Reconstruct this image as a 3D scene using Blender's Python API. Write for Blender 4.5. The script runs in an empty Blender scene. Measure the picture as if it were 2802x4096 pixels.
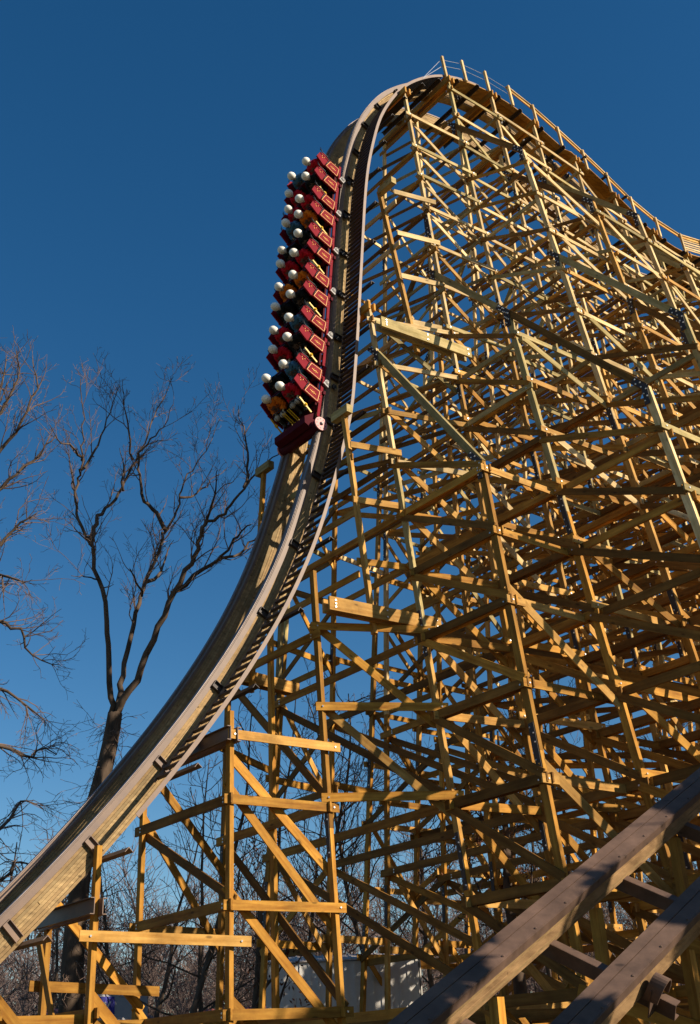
import bpy, bmesh, math, random
from mathutils import Vector, Matrix
random.seed(7)
R = math.radians
sc = bpy.context.scene
C = sc.collection

# ------------------------------------------------------------------ camera
W0, H0, FPX = 2802.0, 4096.0, 4350.0
PITCH, ROLL, AZ, K0 = R(27), R(-3), R(40), 20.37
F_ = Vector((0, math.cos(PITCH), math.sin(PITCH)))
R_ = Vector((1, 0, 0)); U_ = R_.cross(F_)
R2 = R_ * math.cos(ROLL) + U_ * math.sin(ROLL)
U2 = U_ * math.cos(ROLL) - R_ * math.sin(ROLL)
cam = bpy.data.cameras.new('camera'); cam.sensor_fit = 'VERTICAL'
cam.sensor_height = 36; cam.lens = FPX / H0 * 36; cam.clip_end = 2000; cam.clip_start = 0.1
co = bpy.data.objects.new('camera', cam); C.objects.link(co)
co.matrix_world = Matrix(((R2.x, U2.x, -F_.x, 0), (R2.y, U2.y, -F_.y, 0), (R2.z, U2.z, -F_.z, 0), (0, 0, 0, 1)))
sc.camera = co

# ------------------------------------------------------------------ light
TD = Vector((math.cos(AZ), math.sin(AZ), 0))       # along the drop, away from the camera
ND = Vector((-math.sin(AZ), math.cos(AZ), 0))      # across the track, away from the camera
SUN_T, SUN_N, SUN_Z = 0.38, 0.79, 0.48
sd = (TD * SUN_T - ND * SUN_N + Vector((0, 0, SUN_Z))).normalized()
sel = math.asin(sd.z); saz = math.atan2(sd.x, sd.y)
w = bpy.data.worlds.new('World'); sc.world = w; w.use_nodes = True
nt = w.node_tree; bg = nt.nodes['Background']
sky = nt.nodes.new('ShaderNodeTexSky'); sky.sky_type = 'NISHITA'; sky.sun_disc = False
sky.sun_elevation = sel; sky.sun_rotation = saz; sky.air_density = 1.0; sky.dust_density = 0.2; sky.ozone_density = 2.0
hs_ = nt.nodes.new('ShaderNodeHueSaturation'); hs_.inputs['Saturation'].default_value = 1.36; hs_.inputs['Value'].default_value = 1.0; hs_.inputs['Hue'].default_value = 0.499
nt.links.new(sky.outputs[0], hs_.inputs['Color']); nt.links.new(hs_.outputs[0], bg.inputs[0]); bg.inputs[1].default_value = 0.069
sl = bpy.data.lights.new('sun', 'SUN'); sl.energy = 5.0; sl.angle = R(0.5); sl.color = (1, 0.86, 0.68)
so = bpy.data.objects.new('sun', sl); C.objects.link(so)
so.rotation_euler = sd.to_track_quat('Z', 'Y').to_euler(); so.location = (0, 0, 60)
sc.view_settings.view_transform = 'Standard'; sc.view_settings.look = 'None'
sc.view_settings.exposure = 0.6; sc.view_settings.gamma = 1

# ------------------------------------------------------------------ frame helpers
GZ = -1.6
def P(t, s, z):                       # s grows towards the camera, 0 = near face of the near rail
    return TD * t + ND * (K0 - s) + Vector((0, 0, z))
def ray(u, v):                        # u,v in 1590-wide picture units
    k = W0 / 1590
    return (F_ + R2 * ((u * k - W0 / 2) / FPX) + U2 * ((H0 / 2 - v * k) / FPX))
def aty(u, v, y):                     # point seen there standing y metres north of the camera
    d = ray(u, v); return d * (y / d.y)
def onbent(u, v, t):
    d = ray(u, v); q = d * (t / d.dot(TD)); return K0 - q.dot(ND), q.z

# ------------------------------------------------------------------ materials
def mat(name, col, rough=0.7, metal=0, noise=0.0, scale=(8, 8, 8), detail=4, rnd=0.0, col2=None, bump=0.0, spec=0.4, coord='Object', rampw=(0.3, 0.7), stain=0):
    m = bpy.data.materials.new(name); m.use_nodes = True; n = m.node_tree.nodes; l = m.node_tree.links
    b = n['Principled BSDF']; b.inputs['Roughness'].default_value = rough; b.inputs['Metallic'].default_value = metal
    b.inputs['Specular IOR Level'].default_value = spec
    tc = n.new('ShaderNodeTexCoord'); mp = n.new('ShaderNodeMapping'); mp.inputs['Scale'].default_value = scale
    oi = n.new('ShaderNodeObjectInfo')
    l.new(tc.outputs[coord], mp.inputs[0])
    ad = n.new('ShaderNodeVectorMath'); ad.operation = 'ADD'; l.new(mp.outputs[0], ad.inputs[0])
    sc_ = n.new('ShaderNodeVectorMath'); sc_.operation = 'SCALE'; sc_.inputs[0].default_value = (37, 17, 91)
    l.new(oi.outputs['Random'], sc_.inputs['Scale']); l.new(sc_.outputs[0], ad.inputs[1])
    nz = n.new('ShaderNodeTexNoise'); nz.inputs['Scale'].default_value = 1; nz.inputs['Detail'].default_value = detail
    nz.inputs['Roughness'].default_value = 0.6
    l.new(ad.outputs[0], nz.inputs['Vector'])
    rp = n.new('ShaderNodeValToRGB'); rp.color_ramp.elements[0].position = rampw[0]; rp.color_ramp.elements[1].position = rampw[1]
    c2 = col2 or tuple(c * (1 - noise) for c in col)
    rp.color_ramp.elements[0].color = (*c2, 1); rp.color_ramp.elements[1].color = (*col, 1)
    l.new(nz.outputs['Fac'], rp.inputs[0])
    hs = n.new('ShaderNodeHueSaturation'); l.new(rp.outputs[0], hs.inputs['Color'])
    mr = n.new('ShaderNodeMapRange'); mr.inputs['To Min'].default_value = 1 - rnd; mr.inputs['To Max'].default_value = 1 + rnd
    l.new(oi.outputs['Random'], mr.inputs[0]); l.new(mr.outputs[0], hs.inputs['Value'])
    if stain:
        n2 = n.new('ShaderNodeTexNoise'); n2.inputs['Scale'].default_value = stain; n2.inputs['Detail'].default_value = 5; n2.inputs['Roughness'].default_value = 0.7
        a2 = n.new('ShaderNodeVectorMath'); a2.operation = 'ADD'; l.new(tc.outputs[coord], a2.inputs[0]); l.new(sc_.outputs[0], a2.inputs[1]); l.new(a2.outputs[0], n2.inputs['Vector'])
        m2 = n.new('ShaderNodeMapRange'); m2.inputs['From Min'].default_value = 0.3; m2.inputs['From Max'].default_value = 0.7; m2.inputs['To Min'].default_value = 0.58; m2.inputs['To Max'].default_value = 1.12
        l.new(n2.outputs['Fac'], m2.inputs[0]); mx = n.new('ShaderNodeVectorMath'); mx.operation = 'SCALE'; l.new(hs.outputs[0], mx.inputs[0]); l.new(m2.outputs[0], mx.inputs['Scale'])
        vo = n.new('ShaderNodeTexVoronoi'); vo.inputs['Scale'].default_value = 1; mpv = n.new('ShaderNodeMapping'); mpv.inputs['Scale'].default_value = (1.6, 4, 4); l.new(a2.outputs[0], mpv.inputs[0]); l.new(mpv.outputs[0], vo.inputs['Vector'])
        kn_ = n.new('ShaderNodeMapRange'); kn_.inputs['From Min'].default_value = 0.07; kn_.inputs['From Max'].default_value = 0.14; kn_.inputs['To Min'].default_value = 0.45; kn_.inputs['To Max'].default_value = 1.0; l.new(vo.outputs['Distance'], kn_.inputs[0])
        mk = n.new('ShaderNodeVectorMath'); mk.operation = 'SCALE'; l.new(mx.outputs[0], mk.inputs[0]); l.new(kn_.outputs[0], mk.inputs['Scale'])
        l.new(mk.outputs[0], b.inputs['Base Color'])
    else: l.new(hs.outputs[0], b.inputs['Base Color'])
    if bump:
        bp = n.new('ShaderNodeBump'); bp.inputs['Strength'].default_value = bump; bp.inputs['Distance'].default_value = 0.01
        l.new(nz.outputs['Fac'], bp.inputs['Height']); l.new(bp.outputs[0], b.inputs['Normal'])
    return m
GR = (0.9, 11, 11)
M = {}
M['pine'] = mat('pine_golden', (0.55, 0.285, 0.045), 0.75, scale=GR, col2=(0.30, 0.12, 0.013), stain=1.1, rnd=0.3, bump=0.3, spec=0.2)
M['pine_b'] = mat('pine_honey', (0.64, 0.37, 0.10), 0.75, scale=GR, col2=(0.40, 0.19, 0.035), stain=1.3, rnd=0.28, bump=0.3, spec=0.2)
M['brown'] = mat('pine_shade_brown', (0.30, 0.15, 0.032), 0.8, scale=GR, col2=(0.16, 0.07, 0.013), stain=1.1, rnd=0.3, bump=0.3, spec=0.2)  # darkened pine: the shade on transverse timbers is put into the colour
M['pale'] = mat('pine_pale', (0.78, 0.58, 0.30), 0.8, scale=GR, col2=(0.50, 0.33, 0.13), stain=1.2, rnd=0.25, bump=0.3, spec=0.2)  # paler pine, picked more often higher up the trestle
M['pale_g'] = mat('pine_greenish', (0.50, 0.39, 0.18), 0.8, scale=GR, col2=(0.30, 0.23, 0.08), stain=1.2, rnd=0.25, bump=0.3, spec=0.2)  # duller greenish pine, mixed into the higher timbers
M['lam1'] = mat('lam_board_light', (0.52, 0.36, 0.17), 0.8, coord='Object', scale=(5, 5, 14), col2=(0.27, 0.18, 0.085), stain=0.8, bump=0.3, spec=0.2)
M['lam2'] = mat('lam_board_mid', (0.40, 0.26, 0.12), 0.8, coord='Object', scale=(5, 5, 14), col2=(0.27, 0.18, 0.085), stain=0.8, bump=0.3, spec=0.2)
M['lam3'] = mat('lam_board_green', (0.33, 0.24, 0.12), 0.8, coord='Object', scale=(5, 5, 14), col2=(0.27, 0.18, 0.085), stain=0.8, bump=0.3, spec=0.2)
M['steel'] = mat('brown_painted_steel', (0.20, 0.125, 0.08), 0.5, scale=(3, 3, 3), col2=(0.135, 0.088, 0.07), rnd=0.1, spec=0.4)
M['steel_w'] = mat('worn_running_steel', (0.30, 0.25, 0.23), 0.42, metal=0.3, scale=(2, 2, 2), col2=(0.17, 0.12, 0.10), spec=0.5)
M['dark'] = mat('dark_gusset_steel', (0.045, 0.032, 0.028), 0.55, scale=(5, 5, 5), col2=(0.028, 0.02, 0.018), spec=0.4)
M['bolt'] = mat('galvanised_bolt', (0.72, 0.72, 0.72), 0.35, metal=0.7, scale=(9, 9, 9), col2=(0.5, 0.5, 0.5))
M['fgsteel'] = mat('rust_stained_track_steel', (0.17, 0.105, 0.075), 0.6, scale=(1.2, 1.2, 1.2), col2=(0.09, 0.055, 0.04), spec=0.35, detail=8, stain=2.5)
M['fgwood'] = mat('stained_track_wood', (0.42, 0.26, 0.12), 0.85, scale=(1.5, 1.5, 6), col2=(0.15, 0.085, 0.035), detail=8)
M['maroon'] = mat('maroon_paint', (0.215, 0.005, 0.016), 0.6, scale=(6, 6, 6), col2=(0.16, 0.004, 0.012), spec=0.06)
M['maroon_d'] = mat('dark_maroon_paint', (0.075, 0.005, 0.012), 0.7, scale=(6, 6, 6), col2=(0.055, 0.004, 0.009), spec=0.08)
M['gold'] = mat('gold_paint', (0.62, 0.28, 0.015), 0.45, scale=(9, 9, 9), col2=(0.7, 0.33, 0.02))
M['yellow'] = mat('yellow_paint', (0.70, 0.42, 0.015), 0.4, scale=(9, 9, 9), col2=(0.8, 0.5, 0.02))
M['black'] = mat('black_vinyl', (0.015, 0.015, 0.017), 0.5, scale=(9, 9, 9), col2=(0.01, 0.01, 0.01))
M['chrome'] = mat('zinc_wheel', (0.34, 0.32, 0.31), 0.5, scale=(30, 30, 30), col2=(0.15, 0.14, 0.14))
M['pink'] = mat('faded_red_disc', (0.62, 0.26, 0.25), 0.5, scale=(9, 9, 9), col2=(0.5, 0.2, 0.2))
M['white'] = mat('white_head_cloth', (0.90, 0.88, 0.80), 0.8, scale=(9, 9, 9), col2=(0.78, 0.75, 0.66), spec=0.2)
M['grey'] = mat('grey_sackcloth', (0.50, 0.47, 0.42), 0.85, scale=(20, 20, 20), col2=(0.32, 0.30, 0.27), spec=0.1)
M['straw'] = mat('brown_raffia', (0.16, 0.10, 0.07), 0.9, scale=(20, 20, 20), col2=(0.09, 0.06, 0.04), spec=0.1)
SH = {}
for nme, c in dict(red=(0.62, 0.012, 0.03), orange=(0.80, 0.20, 0.012), blue=(0.06, 0.18, 0.33), black=(0.012, 0.014, 0.016)).items():
    SH[nme] = mat(nme + '_shirt_cloth', c, 0.85, scale=(12, 12, 12), col2=tuple(x * 0.7 for x in c), bump=0.5, spec=0.15)
M['bark'] = mat('grey_brown_bark', (0.14, 0.10, 0.073), 0.95, scale=(3, 3, 1.0), col2=(0.045, 0.033, 0.024), detail=8, bump=0.6, spec=0.1)
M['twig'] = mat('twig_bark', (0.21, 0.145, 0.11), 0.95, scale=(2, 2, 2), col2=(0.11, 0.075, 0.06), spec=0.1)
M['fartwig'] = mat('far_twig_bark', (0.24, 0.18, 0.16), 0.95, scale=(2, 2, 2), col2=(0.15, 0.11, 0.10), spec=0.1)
M['leaf'] = mat('dry_oak_leaf', (0.16, 0.065, 0.03), 0.8, scale=(2, 2, 2), col2=(0.07, 0.03, 0.018), spec=0.2)
M['grass'] = mat('winter_grass', (0.15, 0.125, 0.065), 0.95, scale=(0.35, 0.35, 0.35), col2=(0.08, 0.065, 0.035), detail=9, spec=0.1, coord='Generated')
M['grass'].node_tree.nodes['Mapping'].inputs['Scale'].default_value = (150, 150, 150)
M['metal_wall'] = mat('white_sheet_wall', (0.72, 0.70, 0.66), 0.5, scale=(1, 1, 0.3), col2=(0.55, 0.53, 0.49))
M['grey_wall'] = mat('grey_sheet_wall', (0.22, 0.21, 0.20), 0.6, scale=(1, 1, 0.3), col2=(0.13, 0.125, 0.12))
M['cream'] = mat('cream_wall', (0.52, 0.48, 0.37), 0.8, scale=(1, 1, 1), col2=(0.42, 0.38, 0.28))
M['redroof'] = mat('red_sheet_roof', (0.33, 0.11, 0.085), 0.6, scale=(1, 1, 1), col2=(0.24, 0.08, 0.06))
M['roofw'] = mat('pale_sheet_roof', (0.55, 0.50, 0.47), 0.5, scale=(1, 1, 1), col2=(0.42, 0.38, 0.36))
M['blue'] = mat('blue_sign_paint', (0.03, 0.03, 0.30), 0.5, scale=(5, 5, 5), col2=(0.02, 0.02, 0.24))
M['signgrey'] = mat('grey_sign_board', (0.40, 0.40, 0.42), 0.6, scale=(2, 2, 2), col2=(0.33, 0.33, 0.35))
M['wire'] = mat('galvanised_wire', (0.62, 0.62, 0.60), 0.4, metal=0.5, scale=(9, 9, 9), col2=(0.45, 0.45, 0.44))

# ------------------------------------------------------------------ object helpers
def tag(o, label=None, cat=None, group=None, kind=None):
    for k, v in (('label', label), ('category', cat), ('group', group), ('kind', kind)):
        if v: o[k] = v
    return o
def empty(name, loc=(0, 0, 0), parent=None):
    o = bpy.data.objects.new(name, None); o.empty_display_size = 0.2; C.objects.link(o); o.location = loc
    if parent: o.parent = parent
    return o
class MB:                                   # collects faces in world space (or any space)
    def __init__(s): s.v = []; s.f = []; s.m = []
    def add(s, vs, fs, mi=0):
        b = len(s.v); s.v += [tuple(v) for v in vs]
        s.f += [tuple(i + b for i in f) for f in fs]; s.m += [mi] * len(fs)
    def box(s, c, ax, ay, az, mi=0):        # centre and three half-axis vectors
        c = Vector(c); ax = Vector(ax); ay = Vector(ay); az = Vector(az)
        vs = [c + ax * i + ay * j + az * k for i in (-1, 1) for j in (-1, 1) for k in (-1, 1)]
        s.add(vs, [(0, 1, 3, 2), (4, 6, 7, 5), (0, 4, 5, 1), (2, 3, 7, 6), (0, 2, 6, 4), (1, 5, 7, 3)], mi)
    def tube(s, pts, rad, n=6, mi=0, cap=True):
        pts = [Vector(p) for p in pts]; rs = rad if isinstance(rad, (list, tuple)) else [rad] * len(pts)
        b = len(s.v); ref = None
        for i, p in enumerate(pts):
            d = (pts[min(i + 1, len(pts) - 1)] - pts[max(i - 1, 0)])
            if d.length < 1e-9: d = Vector((0, 0, 1))
            d.normalize()
            if ref is None: ref = d.orthogonal().normalized()
            a = (ref - d * ref.dot(d))
            a = a.normalized() if a.length > 1e-5 else d.orthogonal().normalized()
            ref = a; c = d.cross(a)
            for k in range(n):
                q = 2 * math.pi * k / n
                s.v.append(tuple(p + (a * math.cos(q) + c * math.sin(q)) * rs[i]))
        for i in range(len(pts) - 1):
            for k in range(n):
                k2 = (k + 1) % n
                s.f.append((b + i * n + k, b + i * n + k2, b + (i + 1) * n + k2, b + (i + 1) * n + k)); s.m.append(mi)
        if cap:
            s.f.append(tuple(b + k for k in range(n))[::-1]); s.m.append(mi)
            e = b + (len(pts) - 1) * n; s.f.append(tuple(e + k for k in range(n))); s.m.append(mi)
    def ball(s, c, r, mi=0, nu=12, nv=8, ax=None):
        c = Vector(c); rx, ry, rz = r if isinstance(r, tuple) else (r, r, r)
        X, Y, Z = ax or (Vector((1, 0, 0)), Vector((0, 1, 0)), Vector((0, 0, 1)))
        vs = []
        for j in range(1, nv):
            th = math.pi * j / nv
            for i in range(nu):
                ph = 2 * math.pi * i / nu
                vs.append(c + X * (rx * math.sin(th) * math.cos(ph)) + Y * (ry * math.sin(th) * math.sin(ph)) + Z * (rz * math.cos(th)))
        t = len(vs); vs += [c + Z * rz, c - Z * rz]; fs = []
        for j in range(nv - 2):
            for i in range(nu):
                i2 = (i + 1) % nu; fs.append((j * nu + i, (j + 1) * nu + i, (j + 1) * nu + i2, j * nu + i2))
        for i in range(nu):
            i2 = (i + 1) % nu; fs.append((t, i, i2)); fs.append((t + 1, (nv - 2) * nu + i2, (nv - 2) * nu + i))
        s.add(vs, fs, mi)
    def mesh(s, name, mats, smooth=False):
        me = bpy.data.meshes.new(name); me.from_pydata(s.v, [], s.f)
        for m in mats: me.materials.append(m)
        if len(mats) > 1: me.polygons.foreach_set('material_index', s.m)
        if smooth: me.polygons.foreach_set('use_smooth', [True] * len(s.f))
        me.update(); return me
    def build(s, name, mats, parent=None, smooth=False, origin=None):
        mats = mats if isinstance(mats, (list, tuple)) else [mats]
        if origin is not None:
            o0 = Vector(origin); s.v = [tuple(Vector(v) - o0) for v in s.v]
        o = bpy.data.objects.new(name, s.mesh(name, mats, smooth)); C.objects.link(o)
        if origin is not None: o.location = origin
        if parent: 
            o.parent = parent
            o.matrix_parent_inverse = Matrix.Translation(-wloc(parent))
        return o
def wloc(o):
    v = Vector(o.location)
    p = o.parent
    while p: v += Vector(p.location); p = p.parent
    return v
BOXF = [(0, 1, 3, 2), (4, 6, 7, 5), (0, 4, 5, 1), (2, 3, 7, 6), (0, 2, 6, 4), (1, 5, 7, 3)]
def beam(name, p, q, w_, h_, hint, m, parent, ext=0.0, bolts=None, boltn=None, bdir=None):
    """a sawn timber from p to q, its own mesh in local space with grain along x; w_ along y, h_ along z"""
    p = Vector(p); q = Vector(q); d = (q - p); L = d.length; d.normalize()
    z = (Vector(hint) - d * Vector(hint).dot(d)).normalized(); y = z.cross(d)
    if bdir is not None: boltn = 1 if y.dot(bdir) > 0 else -1
    L2 = L / 2 + ext; jw = random.uniform(-0.002, 0.002); w_ = w_ / 2 + jw; h_ = h_ / 2
    vs = [(i * L2, j * w_, k * h_) for i in (-1, 1) for j in (-1, 1) for k in (-1, 1)]
    fs = list(BOXF); mi = [0] * 6
    if bolts:                                # small hexagonal bolt heads on the +/-y face
        for (bx, bz) in bolts:
            sg = boltn; b = len(vs); r_ = 0.021
            for yy in (w_, w_ + 0.022):
                for k in range(6):
                    a = k * math.pi / 3; vs.append((bx * L2 if abs(bx) <= 1 else bx, sg * yy, bz * h_ + r_ * math.sin(a)) if False else (bx * L2 + r_ * math.cos(a), sg * yy, bz * h_ + r_ * math.sin(a)))
            fs += [(b + k, b + (k + 1) % 6, b + 6 + (k + 1) % 6, b + 6 + k) for k in range(6)] + [tuple(b + 6 + k for k in range(6))]
            mi += [1] * 7
    me = bpy.data.meshes.new(name); me.from_pydata(vs, [], fs)
    me.materials.append(m)
    if bolts: me.materials.append(M['bolt']); me.polygons.foreach_set('material_index', mi)
    o = bpy.data.objects.new(name, me); C.objects.link(o)
    c = (p + q) / 2 - (wloc(parent) if parent else Vector())
    o.matrix_world = Matrix(((d.x, y.x, z.x, c.x), (d.y, y.y, z.y, c.y), (d.z, y.z, z.z, c.z), (0, 0, 0, 1)))
    if parent: o.parent = parent
    return o

# ------------------------------------------------------------------ track profile (t, z) of the near rail, from crest side down
PR = [(48, 34.6), (44, 34.4), (41.5, 33.9), (39.8, 33.1), (38.2, 32.35), (36.2, 31.85), (34.6, 31.95), (33.2, 32.2), (31.7, 32.75), (30.4, 33.15), (28.9, 33.55),
      (27.4, 33.9), (26, 34.1), (24.6, 34.0), (23.2, 33.65), (21.9, 33.0), (20.8, 32.1), (19.9, 31.1), (19.2, 30.0), (18.6, 28.75), (18.2, 27.45),
      (17.85, 26.0), (17.6, 24.4), (17.4, 22.7), (17.2, 21.0), (17.0, 19.3), (16.8, 17.8), (16.55, 16.2), (16.0, 14.3), (15.2, 12.0), (14.2, 9.9),
      (12.9, 7.8), (11.5, 5.9), (10.0, 4.1), (8.5, 2.5), (6.6, 0.7), (4.6, -0.6), (2.4, -1.2)]
def catmull(pts, n=10):
    out = []
    for i in range(len(pts) - 1):
        p0 = Vector(pts[max(i - 1, 0)]); p1 = Vector(pts[i]); p2 = Vector(pts[i + 1]); p3 = Vector(pts[min(i + 2, len(pts) - 1)])
        for k in range(n):
            x = k / n
            out.append(0.5 * ((2 * p1) + (p2 - p0) * x + (2 * p0 - 5 * p1 + 4 * p2 - p3) * x * x + (3 * p1 - p0 - 3 * p2 + p3) * x ** 3))
    out.append(Vector(pts[-1])); return out
CV = catmull(PR, 10)
for _ in range(6): CV = [CV[0]] + [(CV[i - 1] + CV[i] * 2 + CV[i + 1]) / 4 for i in range(1, len(CV) - 1)] + [CV[-1]]
ARC = [0.0]
for i in range(1, len(CV)): ARC.append(ARC[-1] + (CV[i] - CV[i - 1]).length)
def curve(a):                              # point, downhill tangent, rider-side normal at arc a (all in t,z)
    a = min(max(a, 0.001), ARC[-1] - 0.001)
    lo, hi = 0, len(ARC) - 1
    while hi - lo > 1:
        m_ = (lo + hi) // 2
        if ARC[m_] <= a: lo = m_
        else: hi = m_
    x = (a - ARC[lo]) / (ARC[hi] - ARC[lo])
    p = CV[lo].lerp(CV[hi], x)
    lo2 = max(lo - 2, 0); hi2 = min(hi + 2, len(CV) - 1)
    u = (CV[hi2] - CV[lo2]).normalized()
    n = Vector((-u.y, u.x)) * -1
    if n.x > 0.25 or (n.y < 0): n = -n
    return p, u, n
def arc_at(fn):                            # arc length of the profile point nearest (t,z)
    b = min(range(len(CV)), key=lambda i: (CV[i] - Vector(fn)).length); return ARC[b]
def T3(a, n, s):                           # arc, height above the reference line, lateral
    p, u, nn = curve(a); q = p + nn * n
    return P(q.x, s, q.y)
def frame(a):
    p, u, nn = curve(a)
    return (TD * u.x + Vector((0, 0, u.y)), -ND, TD * nn.x + Vector((0, 0, nn.y)))
def sweep(mb, a0, a1, step, s0, s1, n0, n1, mi=0, jit=0.0, taper=False):
    k = max(2, int((a1 - a0) / step)); b = len(mb.v)
    for i in range(k + 1):
        a = a0 + (a1 - a0) * i / k
        for (s_, n_) in ((s0, n0), (s1, n0), (s1, n1), (s0, n1)): mb.v.append(tuple(T3(a, n_, s_)))
    for i in range(k):
        for j in range(4):
            j2 = (j + 1) % 4
            mb.f.append((b + i * 4 + j, b + (i + 1) * 4 + j, b + (i + 1) * 4 + j2, b + i * 4 + j2)); mb.m.append(mi)
    mb.f.append((b, b + 1, b + 2, b + 3)); mb.m.append(mi)
    e = b + k * 4; mb.f.append((e + 3, e + 2, e + 1, e)); mb.m.append(mi)

A_END = ARC[-1]
# ------------------------------------------------------------------ big track
track = tag(empty('coaster_track', P(8, -0.9, GZ)), 'steep laminated timber track with brown steel toppers dropping under the red train', 'coaster track')
def rail(sout, sin):
    """laminated stack (sout = outer face) plus the steel topper"""
    sg = 1 if sout > sin else -1
    mb = MB(); rnd = random.Random(3 if sg > 0 else 5); nl = 8; h = 0.52 / nl
    for L in range(nl):
        a = -rnd.uniform(0, 4) ; n0 = -0.28 + L * h
        while a < A_END:
            b = min(a + rnd.uniform(3.2, 5.2), A_END); off = rnd.uniform(-0.009, 0.009)
            sweep(mb, max(a, 0) + 0.002, b - 0.002, 0.45, sout + off * sg, sin + off * sg, n0 + 0.003, n0 + h - 0.003, rnd.choice((0, 0, 1, 1, 2)))
            a = b
    mb.build('rail_stack', [M['lam1'], M['lam2'], M['lam3']], track, origin=P(10, sout, 4))
    tb = MB()
    sweep(tb, 0, A_END, 0.3, sout + 0.022 * sg, sin - 0.03 * sg, 0.241, 0.305)
    sweep(tb, 0, A_END, 0.3, sout + 0.012 * sg, sout - 0.16 * sg, 0.307, 0.34)
    sweep(tb, 0, A_END, 0.3, sout + 0.03 * sg, sout + 0.024 * sg, 0.18, 0.315)
    tb.build('steel_topper', M['steel'], track, origin=P(10, sout, 4.4))
    rb = MB(); sweep(rb, 0, A_END, 0.3, sout - 0.02 * sg, sout - 0.12 * sg, 0.342, 0.352)
    rb.build('running_plate', M['steel_w'], track, origin=P(10, sout, 4.5))
rail(0.0, -0.30); rail(-1.80, -1.50)
# ledger positions, read off the drop, then every 1.25 m over the crest
REFT = [(17.85, 26.0), (17.6, 24.4), (17.4, 22.7), (17.2, 21.0), (17.0, 19.3), (16.8, 17.8), (16.55, 16.2), (16.0, 14.3), (15.2, 12.0), (14.2, 9.9), (12.9, 7.8), (11.5, 5.9), (10.0, 4.1), (8.5, 2.5), (6.9, 1.0),
        (18.25, 27.5), (18.75, 28.95), (19.5, 30.35), (20.5, 31.65)]
AB = sorted(arc_at(p) for p in REFT)
a = AB[0] - 1.3
while a > 1: AB.insert(0, a); a -= 1.3
for a in AB:
    T_, S_, N_ = frame(a); drop = a > AB[0] + 30 or True
    mb = MB()                                      # steel ledger under both rails: an angle section
    low = curve(a)[0].x < 12
    e1 = 1.02 if low else 1.08
    mb.box(T3(a, -0.30, (e1 - 2.2) / 2), S_ * ((e1 + 2.2) / 2), T_ * 0.06, N_ * 0.006)
    mb.box(T3(a, -0.365, (e1 - 2.2) / 2) - T_ * 0.06, S_ * ((e1 + 2.2) / 2), T_ * 0.006, N_ * 0.07)
    mb.build('track_tie', M['dark'] if not low else M['steel'], track, origin=T3(a, -0.15, -0.9))
    for (sf, sg) in ((0.0, 1), (-1.8, -1)):
        mb = MB(); wd = 0.085
        c = T3(a, 0.0, sf + 0.028 * sg)
        mb.box(c, S_ * 0.006 , T_ * wd, N_ * 0.20)
        mb.box(T3(a, 0.0, sf + 0.055 * sg) + T_ * wd, S_ * 0.045, T_ * 0.006, N_ * 0.20)
        mb.box(T3(a, 0.0, sf + 0.055 * sg) - T_ * wd, S_ * 0.045, T_ * 0.006, N_ * 0.20)
        mb.box(T3(a, 0.202, sf + 0.055 * sg), S_ * 0.045, T_ * wd, N_ * 0.006)
        mb.build('rail_saddle', M['steel'] if low else M['dark'], track, origin=c)

# ------------------------------------------------------------------ walkway beside the near rail
A_S0 = arc_at((22.0, 33.1)); A_S1 = arc_at((11.2, 5.4)); A_S2 = arc_at((10.45, 4.6))
walk = tag(empty('walkway', P(26, 0.6, 33)), 'timber handrail walkway and rung ladder along the near side of the crest', 'walkway')
for (s_, h_) in ((0.86, 0.05), (0.13, 0.04)):
    mb = MB(); sweep(mb, A_S0 - 2.2, A_S2 if s_ > 0.5 else A_S1, 0.3, s_ + 0.012, s_, -0.05 - h_, -0.05 + h_ * (1 if s_ > 0.5 else 0.5)); mb.build('stringer', M['steel'], walk, origin=T3(A_S1, 0, s_))
def rung(mb, a):
    T_, S_, N_ = frame(a); mb.box(T3(a, -0.07, 0.5), S_ * 0.355, T_ * 0.03, N_ * 0.035)
RG = []; a = A_S1 - 0.12
while a > A_S0:
    RG.append(a); a -= 0.28 if curve(a)[0].y < 14 else 0.18
for a in RG[:100]:
    mb = MB(); rung(mb, a); mb.build('rung', M['dark'], walk, origin=T3(a, -0.14, 0.5))
mb = MB()
for a in RG[100:]: rung(mb, a)
tag(mb.build('rungs', M['dark'], walk, origin=T3(RG[120], 0, 0.5)), kind='stuff')
mb = MB(); rnd = random.Random(2); a = 0.3
for (s0, s1) in ((0.88, 0.66), (0.65, 0.42), (0.41, 0.18)):
    a = 0.3 + rnd.uniform(0, 2)
    while a < A_S0:
        b = min(a + rnd.uniform(2.4, 3.8), A_S0); sweep(mb, a, b - 0.01, 0.4, s0, s1, -0.135, -0.095, rnd.choice((0, 1))); a = b
mb.build('deck', [M['pine'], M['pine_b']], walk, origin=P(30, 0.5, 33))
RT = [22.15, 23.25, 24.55, 25.9, 27.3, 28.75, 30.25, 31.7, 33.2, 34.85, 36.65, 38.35, 39.9, 41.5, 43]
def deckz(t):
    a = arc_at((t, [p.y for p in CV if abs(p.x - t) < 0.25][0] if t > 19 else 30)); return curve(a)[0].y - 0.1
rails_p = []
for t in RT:
    z = deckz(t); p = P(t, 0.95, z - 0.12); q = P(t - 0.17, 0.98, z + 0.86)
    beam('railing_post', p, q, 0.09, 0.09, TD, M['pale'], walk); rails_p.append((P(t - 0.155, 0.90, z + 0.82), P(t, 0.90, z + 0.1)))
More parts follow.
